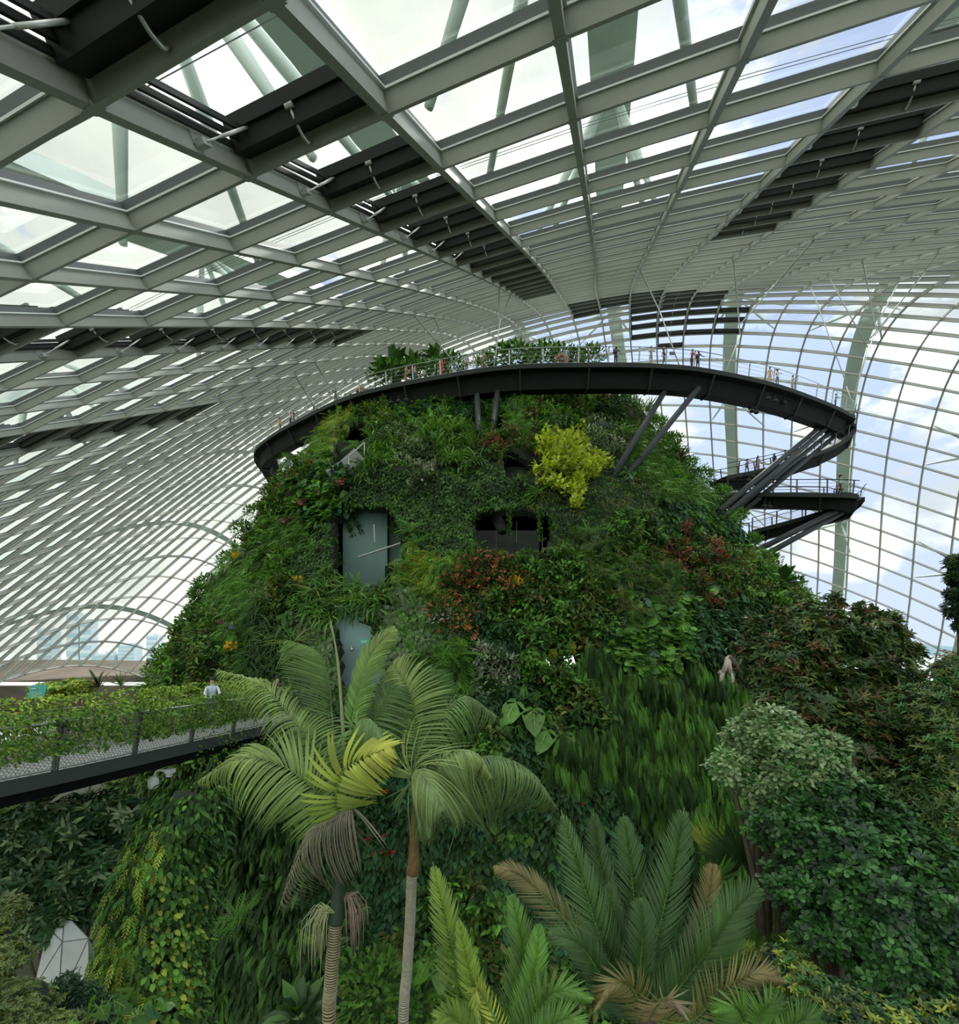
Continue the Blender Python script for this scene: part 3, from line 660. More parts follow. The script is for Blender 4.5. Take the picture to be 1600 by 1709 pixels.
def inst(T, P, D, Nn, L, W, C, thick=None, jit=None):
    """one copy of template T per row: base P, growth dir D, upper side Nn, length L, width W, colour C"""
    V, Fc = T; P = np.asarray(P, float); M = len(P)
    D = norm(np.asarray(D, float)); Xd = norm(np.cross(D, Nn)); Z_ = np.cross(Xd, D)
    L = np.broadcast_to(np.asarray(L, float), (M,)); W = np.broadcast_to(np.asarray(W, float), (M,))
    H = L
    o = P[:, None, :]+V[None, :, 0, None]*(Xd*W[:, None])[:, None, :]+V[None, :, 1, None]*(D*L[:, None])[:, None, :]+V[None, :, 2, None]*(Z_*H[:, None])[:, None, :]
    Fo = Fc[None]+(np.arange(M)*len(V))[:, None, None]
    Cc = np.repeat(np.broadcast_to(C, (M, 3)), len(V), axis=0)
    return o.reshape(-1, 3), Fo.reshape(-1, Fc.shape[1]), Cc
def merge(L):
    V, Fc, C = [], [], []; n = 0
    for v, f, c in L:
        V.append(v); Fc.append(f+n); C.append(c); n += len(v)
    return np.concatenate(V), np.concatenate(Fc), np.concatenate(C)
def shade(c, n, amt=.35, hue=.12):
    c = np.asarray(c, float); b = 1+rng.uniform(-amt, amt, (n, 1)); h = 1+rng.uniform(-hue, hue, (n, 3))
    return np.clip(c*b*h, 0, .9)
def unit(n): return norm(rng.normal(size=(n, 3)))
def lmesh(name, parts, m=None, o=None, smooth=False):
    V, Fc, C = merge(parts)
    if o is not None: V = V-np.array(o)
    return npmesh(name, V, Fc, m or M_LEAF, C, smooth=smooth)
GR = {'dark': (.026, .066, .016), 'mid': (.060, .145, .024), 'bright': (.12, .27, .045), 'lime': (.40, .48, .05), 'yel': (.28, .34, .05), 'grey': (.11, .17, .075), 'silver': (.30, .34, .27),
      'red': (.20, .07, .045), 'bluish': (.035, .10, .042), 'olive': (.11, .14, .035), 'midb': (.08, .20, .03), 'pale': (.20, .32, .10), 'brown': (.12, .075, .035)}
# ------------------------------------------------------------------ sampling of the green wall
GT, GZ = 721, 241
TH = np.linspace(-2.4, 2.4, GT); ZZ = np.linspace(-17.6, 28.3, GZ)
SG = np.array([[m_pt(t, z) for t in TH] for z in ZZ])
_du = np.gradient(SG, axis=1); _dv = np.gradient(SG, axis=0)
NG = norm(np.cross(_du, _dv)); AR = np.linalg.norm(np.cross(_du, _dv), axis=-1)
PU, PV = proj(SG)
def polymask(u, v, P, ):
    r = np.zeros(u.shape, bool); n = len(P)
    for a in range(n):
        x1, y1 = P[a]; x2, y2 = P[(a+1) % n]
        if y1 == y2: continue
        c = ((y1 > v) != (y2 > v)) & (u < (x2-x1)*(v-y1)/(y2-y1)+x1); r ^= c
    return r
facing = (NG*(np.array([0, 0, CZ])-SG)).sum(-1)/np.linalg.norm(np.array([0, 0, CZ])-SG, axis=-1)
dist = np.linalg.norm(SG-np.array([0, 0, CZ]), axis=-1)
Wt = AR*np.clip(facing+.45, 0, 1)*(30/dist)**1.1
Wt = Wt*((PV < 1800) | (dist > 60))
def sample(n, w=None):
    w = (Wt if w is None else w).ravel(); k = rng.choice(w.size, n, p=w/w.sum())
    a, b = np.unravel_index(k, Wt.shape)
    fa = np.clip(a+rng.uniform(-.5, .5, n), 0, GZ-1.001); fb = np.clip(b+rng.uniform(-.5, .5, n), 0, GT-1.001)
    ia, ib = fa.astype(int), fb.astype(int); ra, rb = (fa-ia)[:, None], (fb-ib)[:, None]
    def bl(G): return G[ia, ib]*(1-ra)*(1-rb)+G[ia+1, ib]*ra*(1-rb)+G[ia, ib+1]*(1-ra)*rb+G[ia+1, ib+1]*ra*rb
    return bl(SG), norm(bl(NG))
SEEDS = '''470,750,heart 455,820,mix 520,730,fern 560,715,lfern 620,690,mix 640,770,strap 690,765,silver 740,730,strap 720,690,heart 690,650,redleaf 780,690,dark 860,690,fern 870,760,redleaf 900,680,mix
950,700,mix 1000,735,silver 1020,690,dark 1060,700,olive 1090,740,fern 935,775,lime 945,800,lime 850,825,ivy 760,840,ivy 650,820,ivy 560,835,heart 510,830,heart 600,850,ivy 740,900,ivy 735,860,ivy
720,960,lfern 480,890,fern 420,890,mix 430,960,fern 520,950,ivy 380,990,fern 500,1000,mix 470,1070,dstrap 340,1040,mix 300,1110,mix 400,1080,fern 500,1050,creeper 540,1000,strap 600,1010,strap
680,1040,creeper 740,1050,creeper 650,1090,creeper 790,990,redleaf 850,1010,mix 830,1070,dark 940,970,mix 990,930,grey 1000,850,moss 1050,830,moss 1090,790,fern 1150,800,fern 1130,870,ivyb 1210,890,ivyb
1130,940,redleaf 1200,960,redleaf 1260,970,mix 1080,990,grey 1100,1040,heart 1060,1090,heart 1180,1060,dark 1240,1040,dark 1000,1140,hang 1050,1200,hang 1100,1250,hang 1150,1180,hang 970,1190,mix
980,1260,hang 1200,1280,hang 1040,1300,hang 900,1110,mix 760,1110,fern 820,1110,silver 850,1180,dark 910,1330,dark 790,1230,mix 1000,1360,dark 700,1380,dark 450,1400,longd 400,1500,longd
600,1500,dark 500,1620,longd 650,1640,mix 850,1450,ivyb 760,1560,mix 560,1280,dark 900,870,moss 1050,900,mix 960,1050,mix 880,1230,dark 1120,760,mix 480,810,redleaf 560,900,ivy 360,1100,mix 460,960,mix 930,640,mix 1010,650,lfern 760,640,fern 650,620,mix 820,640,dark'''
SD = [s.split(',') for s in SEEDS.split()]
SU = np.array([[float(a), float(b)] for a, b, _ in SD]); SK = np.array([c for _, _, c in SD])
def species(P):
    u, v = proj(P)
    w = np.array([(noise.noise(Vector(p)*.5)*26+noise.noise(Vector(p)*1.6)*12, noise.noise(Vector(p)*.5+Vector((9, 9, 9)))*26+noise.noise(Vector(p)*1.6+Vector((5, 5, 5)))*12) for p in P])
    q = np.stack([u, v], 1)+w
    k = np.empty(len(P), int)
    for s0 in range(0, len(P), 20000):
        d = ((q[s0:s0+20000, None, :]-SU[None])**2).sum(-1); k[s0:s0+20000] = d.argmin(1)
    return SK[k]
# kind: template, length, width, normal, down, random weights, colours, lift, share
SPEC = {
 'ivy': (T_LITE, .24, .17, .35, .9, .5, ('dark', 'mid', 'dark'), .25),
 'ivyb': (T_LITE, .42, .28, .35, .8, .5, ('mid', 'bluish', 'dark'), .4),
 'creeper': (T_LEAF, .30, .27, .30, 1.1, .35, ('grey', 'mid', 'grey'), .3),
 'mix': (T_LEAF, .40, .18, .7, .5, .8, ('mid', 'bright', 'dark', 'olive', 'mid'), .8),
 'fern': (T_FERNS, .75, .30, .7, .75, .5, ('mid', 'bright', 'mid'), .5),
 'lfern': (T_FERNS, .80, .34, .7, .7, .5, ('bright', 'yel', 'bright'), .5),
 'strap': (T_STRAP, .95, .085, .8, .25, .5, ('bright', 'mid'), .4),
 'dstrap': (T_STRAPD, 1.0, .07, .8, .3, .5, ('mid', 'dark'), .4),
 'longd': (T_LEAF, .75, .22, .45, 1.0, .4, ('dark', 'dark', 'mid', 'dark'), .6),
 'hang': (T_FERNH, .90, .18, .40, 1.1, .28, ('mid', 'mid', 'bright', 'dark', 'dark'), .9),
 'heart': (T_HEART, .50, .42, .5, .7, .5, ('bluish', 'mid', 'bright'), .7),
 'silver': (T_LEAF, .34, .13, .7, .3, .8, ('silver', 'grey', 'dark'), .5),
 'grey': (T_FERNS, .60, .28, .7, .45, .6, ('grey', 'mid', 'olive'), .6),
 'redleaf': (T_LEAF, .36, .15, .7, .4, .8, ('red', 'dark', 'mid', 'olive'), .7),
 'dark': (T_LEAF, .42, .20, .5, .8, .6, ('dark', 'bluish', 'dark'), .5),
 'olive': (T_STRAP, .75, .06, .8, .1, .6, ('olive', 'mid'), .5),
 'lime': (T_LEAF, .40, .26, .7, .2, .7, ('lime', 'yel'), 1.0),
 'moss': (T_LITE, .26, .09, .6, .9, .5, ('olive', 'dark', 'mid'), .3),
}
FOL_LBL = {'ivy': 'dark small-leaved creeper carpeting the mountain between its openings', 'ivyb': 'broad ivy leaves covering the right shoulder of the mountain', 'creeper': 'pale green round-leaved creeper hanging beside the teal doorway',
 'mix': 'mixed green shrub foliage covering the mountain wall', 'fern': 'green fern fronds growing all over the mountain', 'lfern': 'bright light green ferns on the mountain', 'strap': 'bright strap leaves drooping from the mountain ledges',
 'dstrap': 'dark grassy strap leaves on the left foot of the mountain', 'longd': 'dark long leaves cascading at the lower left wall', 'hang': 'hanging strands of green fern on the lower right bulge', 'heart': 'heart-shaped climbing leaves on the mountain',
 'silver': 'silvery leaves growing on the mountain', 'grey': 'grey green feathery foliage at the centre right of the mountain', 'redleaf': 'reddish brown foliage patches on the mountain', 'dark': 'dark green leaves in the shaded lower wall',
 'olive': 'thin olive grassy leaves at the upper right of the mountain', 'lime': 'lime yellow bush foliage beside the balcony railing', 'moss': 'fine mossy foliage at the centre of the mountain'}
P, Nn = sample(NCARPET)
u_, v_ = proj(P)
hide = np.zeros(len(P), bool)
for k, poly in OPEN.items():
    if k == 'slot': continue
    c = np.mean(poly, 0); big = [(c[0]+(x-c[0])*1.0, c[1]+(y-c[1])*1.0) for x, y in poly]
    hide |= polymask(u_, v_, big) & (P[:, 1] < MC.y)
P, Nn = P[~hide], Nn[~hide]
K = species(P)
DN = np.array([0, 0, -1.0])
HEAVY = {'hang': .55, 'fern': .40, 'lfern': .40, 'heart': .45, 'grey': .5, 'strap': .5, 'dstrap': .5, 'longd': .6, 'olive': .6, 'creeper': .75}
for k, (T, L, W, a, b, c, cols, lift) in SPEC.items():
    idx = np.where(K == k)[0]
    if k in HEAVY: idx = idx[rng.random(len(idx)) < HEAVY[k]]
    n = len(idx)
    if not n: continue
    p, nn = P[idx], Nn[idx]
    cl = np.array([noise.noise(Vector(q)*.9) for q in p])          # clumps stand proud of the wall
    sc_ = rng.uniform(.65, 1.25, n)*(.85+.35*np.clip(np.linalg.norm(p-np.array([0, 0, CZ]), axis=1)/50, .3, 1.3))
    off = (rng.uniform(.0, 1, n)**.7*lift+np.clip(cl, -.3, .6)*lift*1.3+.12)[:, None]
    D = nn*a+DN*b+unit(n)*c; up = nn+np.array([0, 0, .8])+unit(n)*.35
    ci = rng.integers(0, len(cols), n); pal = np.array([GR[q] for q in cols])
    # neighbouring leaves share a plant, so their colour comes in clumps
    cn = np.array([noise.noise(Vector(q)*.55+Vector((31, 7, 3))) for q in p]); ci = np.where(rng.random(n) < .7, np.clip(((cn*.9+.5)*len(cols)).astype(int), 0, len(cols)-1), ci)
    C = pal[ci]*(1+rng.uniform(-.35, .45, (n, 1)))*(1+rng.uniform(-.1, .1, (n, 3)))
    me = lmesh('wall_foliage', [inst(T, p+nn*off, D, up, L*sc_, W*sc_, C)])
    tag(link('wall_foliage', me), FOL_LBL[k], 'foliage', kind='stuff')
# ================================================================== PLANT PROTOTYPES
PLANTS = {}
def rosette(name, T, n, L, W, cols, el=(10, 70), m=None, stalk=0.0, leafname='leaf', split=False, heartdown=False):
    """leaves radiating from a crown at the origin; +y of the plant is away from the wall"""
    t = empty(name); parts = []
    for k in range(n):
        az = k*2.399+random.uniform(-.3, .3); e = math.radians(random.uniform(*el))
        d = np.array([math.cos(az)*math.cos(e), math.sin(az)*math.cos(e), math.sin(e)])
        s_ = random.uniform(.75, 1.15); up = np.array([-d[0]*.5, -d[1]*.5, 1.2])
        base = d*stalk*s_ if stalk else d*.05
        dd = d.copy()
        if heartdown: dd = np.array([d[0]*.6, d[1]*.6, -.55]); up = np.array([d[0]*.7, d[1]*.7, .8])
        c = shade(GR[cols[k % len(cols)]], 1, .25)
        pt = [inst(T, [base], [dd], [up], L*s_, W*s_, c)]
        if stalk:
            pt.append(inst(T_BLADE, [(0, 0, 0)], [d], [up], stalk*s_*1.0, .035, shade(GR['pale'], 1, .2)))
        if split and T is T_HEART:
            dn, un = norm(dd), norm(up); un = norm(un-dn*np.dot(un, dn)); xx = np.cross(dn, un); b0 = base+un*.012*L
            pt.append(inst(T_BLADE, [b0], [dn-un*.05], [un], L*s_*.92, .03, shade((.28, .42, .14), 1, .1)))
            for q in (-1, 1):
                for r_ in (.05, .3, .52): pt.append(inst(T_BLADE, [b0+dn*r_*L*s_], [dn*.7+xx*q-un*.14], [un], W*s_*.42*(1-r_*.6), .016, shade((.25, .38, .12), 1, .1)))
        parts.append(pt)
    if split:
        for pt in parts: link(leafname, lmesh(leafname, pt, m), t)
    else: link('foliage', lmesh('foliage', sum(parts, []), m), t)
    return t
def petals(t, n, r, size, cols, name='flowers', spread=(1, 1, .7), per=5, up=.2):
    C0 = unit(n)*rng.uniform(.55, 1, (n, 1))*r*np.array(spread); C0[:, 2] = np.abs(C0[:, 2])*.9+up
    pts = []
    for k in range(per):
        d = unit(n)+np.array([0, .8, .3]); ci = rng.integers(0, len(cols), n); C = np.array(cols)[ci]*rng.uniform(.75, 1.15, (n, 1))
        pts.append(inst(T_LITE, C0+unit(n)*size*.3, d, unit(n), size, size*.7, np.clip(C, 0, .9)))
    tag(link(name, lmesh(name, pts, M_PETAL), t), kind='stuff')
def bush(name, n, r, L, W, cols, spread=(1, 1, .8), T=T_LEAF, flat=0):
    t = empty(name); C0 = unit(n)*rng.uniform(.5, 1, (n, 1))*r*np.array(spread); C0[:, 2] += r*spread[2]*.5
    D = norm(C0)+unit(n)*.6+np.array([0, 0, .25]); pal = np.array([GR[c] for c in cols])
    C = pal[rng.integers(0, len(cols), n)]*rng.uniform(.65, 1.4, (n, 1))
    link('foliage', lmesh('foliage', [inst(T, C0, D, unit(n)*.5+np.array([0, 0, 1]), L*rng.uniform(.7, 1.2, n), W, C)]), t)
    return t
CORAL = [(.72, .17, .10), (.75, .30, .18), (.62, .12, .08), (.70, .24, .12)]; WHITE = [(.78, .74, .66), (.65, .62, .5)]; YELL = [(.85, .50, .03), (.9, .6, .08)]; PINK = [(.75, .30, .36), (.7, .2, .28)]; RED = [(.70, .03, .03), (.6, .05, .05)]; MAUVE = [(.42, .20, .55)]; PEACH = [(.80, .38, .24)]
def mk(k):
    if k in PLANTS: return PLANTS[k]
    if k == 'elephant_ear': t = rosette(k, T_HEART, 8, 1.0, .85, ('midb', 'mid', 'mid'), (5, 75), M_LEAFG, .8, split=True, heartdown=True)
    elif k == 'climbing_heart_leaf': t = rosette(k, T_HEART, 12, .55, .48, ('bluish', 'mid', 'bright'), (-30, 60), M_LEAFG, .45, split=False, heartdown=True)
    elif k == 'birds_nest_fern': t = rosette(k, T_STRAP, 22, 1.3, .16, ('bright', 'mid'), (15, 75), M_LEAFG)
    elif k == 'drooping_strap_plant': t = rosette(k, T_STRAPD, 60, 1.35, .06, ('bright', 'mid', 'yel'), (10, 80))
    elif k == 'sword_fern': t = rosette(k, T_FERN, 18, 1.2, .34, ('bright', 'mid'), (5, 65), split=True, leafname='frond')
    elif k == 'tree_fern_frond_clump': t = rosette(k, t_fern(16, .5), 14, 1.9, .7, ('mid', 'bright'), (10, 50), split=True, leafname='frond')
    elif k == 'bromeliad': t = rosette(k, T_BLADE, 24, .8, .09, ('mid', 'dark', 'red'), (15, 75), M_LEAFG)
    elif k == 'spiky_agave': t = rosette(k, T_BLADE, 34, 1.7, .12, ('mid', 'olive'), (0, 80), M_LEAFG)
    elif k == 'coral_flower_shrub': t = bush(k, 260, .8, .26, .1, ('mid', 'dark', 'olive')); petals(t, 34, 1.0, .12, CORAL, spread=(1.3, 1, .9))
    elif k == 'white_flower_shrub': t = bush(k, 160, .6, .26, .1, ('mid', 'dark')); petals(t, 40, .75, .13, WHITE)
    elif k == 'yellow_orchid': t = bush(k, 50, .4, .3, .08, ('mid', 'bright')); petals(t, 12, .5, .22, YELL)
    elif k == 'pink_begonia': t = bush(k, 120, .5, .3, .18, ('dark', 'red', 'mid')); petals(t, 22, .6, .16, PINK)
    elif k == 'red_anthurium': t = bush(k, 60, .5, .34, .2, ('mid', 'dark'), T=T_HEART); petals(t, 10, .6, .2, RED, per=3)
    elif k == 'white_orchid_spray': t = bush(k, 40, .35, .3, .1, ('dark', 'mid')); petals(t, 22, .55, .08, WHITE)
    elif k == 'mauve_orchid': t = bush(k, 40, .35, .3, .08, ('dark', 'mid')); petals(t, 8, .45, .2, MAUVE)
    elif k == 'lime_shrub': t = bush(k, 420, 1.1, .3, .2, ('lime', 'yel', 'lime'), spread=(.8, .7, 1.2))
    elif k == 'leafy_shrub': t = bush(k, 300, .9, .3, .13, ('mid', 'bright', 'dark'))
    elif k == 'grey_shrub': t = bush(k, 300, .9, .24, .1, ('silver', 'grey', 'mid'))
    elif k == 'blue_flower_patch': t = bush(k, 150, .6, .22, .1, ('grey', 'dark')); petals(t, 40, .7, .1, [(.25, .28, .6)])
    elif k == 'hanging_vine':
        t = empty(k); n = 90; z = -rng.uniform(0, 2.2, n); x = rng.normal(0, .18, n)*(1+z*.2)
        link('foliage', lmesh('foliage', [inst(T_LEAF, np.stack([x, rng.normal(.05, .08, n), z], 1), unit(n)*.6+DN, np.array([[0, 1, .3]])+unit(n)*.3, .24, .14, shade(GR['mid'], n, .4))]), t)
    elif k == 'long_leaf_anthurium':
        t = empty(k)
        for q in range(4):
            px = (q-1.5)*.42; l = random.uniform(1.5, 2.0)
            link('leaf', lmesh('leaf', [inst(t_heart(9, .16), [(px, .25, .2-random.random()*.3)], [(random.uniform(-.15, .15), .12, -1)], [(0, 1, .2)], l, l*.42, shade(GR['bright'], 1, .15)),
                                        inst(T_BLADE, [(px*.3, 0, .5)], [(px*.7, .3, -.6)], [(0, 1, .2)], .7, .04, shade(GR['pale'], 1)),
                                        inst(T_BLADE, [(px, .28, .15)], [(0, .12, -1)], [(0, 1, .2)], l*.93, .045, shade((.3, .42, .14), 1, .1))], M_LEAFG), t)
    elif k == 'broad_paddle_plant': t = rosette(k, T_LEAF, 30, 1.2, .55, ('dark', 'dark', 'mid'), (-10, 80), M_LEAFG, .3)
    t.location = (0, -500, -500); PLANTS[k] = t; return t
USED = set()
def plant(kind, u, v, s=1.0, label=None, group=None, out=0.25, tilt=.5, Y=None):
    h = surf_at(u, v) if Y is None else None
    if h: n = m_nrm(h[0], h[1]); p = h[2]+n*out
    else:
        n = Vector((0, -1, .2)).normalized(); p = at(u, v, Y or 48)
    pr = mk(kind)
    if kind in USED: t = copy_tree(pr)
    else: t = pr; USED.add(kind)
    if n.y > .99: n = Vector((0, 1, 0))
    ax = (Vector((0, 0, 1))*(1-tilt)+n*tilt).normalized()
    y = (n-ax*n.dot(ax)).normalized(); x = y.cross(ax)
    R = Matrix((x, y, ax)).transposed()
    t.rotation_mode = 'XYZ'; t.rotation_euler = (R@Matrix.Rotation(random.uniform(-.5, .5), 3, 'Z')).to_euler(); t.location = p; t.scale = (s, s, s)
    for q in ('label', 'group', 'category'):
        if q in t: del t[q]
    tag(t, label, kind.replace('_', ' ') if kind in ('bromeliad', 'sword_fern') else {'elephant_ear': 'plant', 'hanging_vine': 'vine'}.get(kind, 'orchid' if 'orchid' in kind else 'shrub' if 'shrub' in kind else 'plant'), group)
    return t
SINGLE = [
 ('lime_shrub', 935, 790, 1.35, 'lime yellow shrub hanging beside the balcony railing'),
 ('long_leaf_anthurium', 832, 1040, .9, 'long pale-veined heart leaves hanging below the coral flowers, left bunch'),
 ('long_leaf_anthurium', 880, 1045, .8, 'long hanging leaves below the coral flowers, right bunch'),
 ('long_leaf_anthurium', 910, 955, .75, 'narrow long leaves hanging at the right corner of the middle opening'),
 ('elephant_ear', 880, 1180, 1.3, 'big bright elephant ear leaves right of the palms'),
 ('elephant_ear', 840, 1225, 1.1, 'large elephant ear leaves just right of the smaller palm crown'),
 ('elephant_ear', 925, 1215, 1.15, 'large veined elephant ear leaves at the edge of the hanging ferns'),
 ('elephant_ear', 620, 1480, .9, 'elephant ear leaves low between the two palm trunks'),
 ('elephant_ear', 650, 1600, .8, 'dark elephant ear clump at the foot of the ringed palm trunk'),
 ('elephant_ear', 535, 1530, .8, 'elephant ear leaf left of the crownshaft palm trunk'),
 ('climbing_heart_leaf', 780, 1340, .9, 'climbing heart leaves under the drooping right palm frond'),
 ('climbing_heart_leaf', 1100, 1040, 1.6, 'large climbing heart leaves on the right face above the hanging ferns'),
 ('climbing_heart_leaf', 1075, 1085, 1.5, 'pale climbing heart leaves just above the hanging fern bulge'),
 ('climbing_heart_leaf', 560, 825, 1.5, 'heart leaves trailing over the top of the upper left opening'),
 ('climbing_heart_leaf', 480, 765, 1.6, 'heart leaves under the left bend of the ring walkway'),
 ('climbing_heart_leaf', 530, 790, 1.3, 'heart leaves beside the pale stair railing'),
 ('climbing_heart_leaf', 735, 690, 1.3, 'dense heart leaves just under the ring left of the upright struts'),
 ('climbing_heart_leaf', 1000, 760, 1.2, 'few big heart leaves left of the slanting struts'),
 ('lime_shrub', 916, 1106, .32, 'small backlit lime leaves at the left of the two bright gaps low on the mountain'),
 ('lime_shrub', 948, 1096, .32, 'small backlit lime leaves at the right of the two bright gaps low on the mountain'),
 ('birds_nest_fern', 640, 765, 1.3, "bright bird's nest fern beside the stair gap"),
 ('drooping_strap_plant', 750, 735, 1.6, 'bright drooping strap plant left of the upright struts'),
 ('drooping_strap_plant', 540, 1005, 1.4, 'drooping strap plant on the ledge left of the teal doorway'),
 ('drooping_strap_plant', 500, 1090, 1.2, 'grassy drooping plant at the left foot beside the creeper'),
 ('drooping_strap_plant', 598, 1015, 1.0, 'drooping strap plant above the teal doorway, left one'),
 ('drooping_strap_plant', 630, 1010, 1.0, 'drooping strap plant above the teal doorway, right one'),
 ('spiky_agave', 1075, 690, 1.2, 'spiky green rosette at the upper right edge of the mountain'),
 ('spiky_agave', 890, 668, .8, 'small spiky rosette just under the ring at centre'),
 ('bromeliad', 1135, 765, 1.8, 'dark bromeliad on the right silhouette of the mountain, lower one'),
 ('bromeliad', 1105, 740, 1.6, 'dark bromeliad on the right silhouette of the mountain, upper one'),
 ('sword_fern', 1110, 790, 1.6, 'sword fern below the slanting struts, left one'),
 ('sword_fern', 1155, 800, 1.6, 'sword fern below the slanting struts, right one'),
 ('tree_fern_frond_clump', 755, 1105, .8, 'clump of feathery fern fronds right of the palm tips'),
 ('sword_fern', 720, 960, 1.2, 'light green fern under the ivy column'),
 ('sword_fern', 1210, 870, 1.3, 'fern on the right shoulder near the strut feet'),
 ('grey_shrub', 690, 765, 1.2, "silvery shrub beside the bird's nest fern"),
 ('grey_shrub', 820, 1115, .9, 'silver patterned foliage clump below the long hanging leaves'),
 ('grey_shrub', 990, 745, 1.4, 'silvery shrub right of the lime shrub'),
 ('blue_flower_patch', 1000, 725, 1.2, 'patch of small blue flowers left of the slanting struts'),
 ('blue_flower_patch', 395, 1065, 1.1, 'patch of small blue flowers at the left foot of the mountain'),
 ('mauve_orchid', 896, 678, 1.0, 'mauve orchid just under the ring at centre'),
 ('yellow_orchid', 412, 903, 1.3, 'yellow orchid cluster on the left silhouette, upper one'),
 ('yellow_orchid', 405, 935, 1.0, 'orange yellow orchid cluster on the left silhouette, lower one'),
 ('yellow_orchid', 860, 985, 1.3, 'orange yellow flowers at the top right of the coral shrub'),
 ('yellow_orchid', 773, 1055, 1.0, 'orange yellow flowers below the coral shrub'),
 ('yellow_orchid', 402, 1092, 1.1, 'yellow flowers above the left end of the vine bridge'),
 ('yellow_orchid', 882, 950, .8, 'pale yellow flower under the middle opening'),
 ('yellow_orchid', 505, 980, 1.0, 'yellow flowers left of the strap plant ledge'),
 ('pink_begonia', 1000, 672, 1.3, 'pale pink flowers just under the ring right of centre'),
 ('pink_begonia', 885, 705, 1.4, 'pink and red flowers right of the upright struts'),
 ('red_anthurium', 903, 1142, 1.0, 'red flowers above the elephant ear leaves'),
 ('broad_paddle_plant', 1290, 985, 1.3, 'broad leaves drooping at the right edge of the mountain'),
]
for k, u, v, s, lab in SINGLE: plant(k, u, v, s, lab)
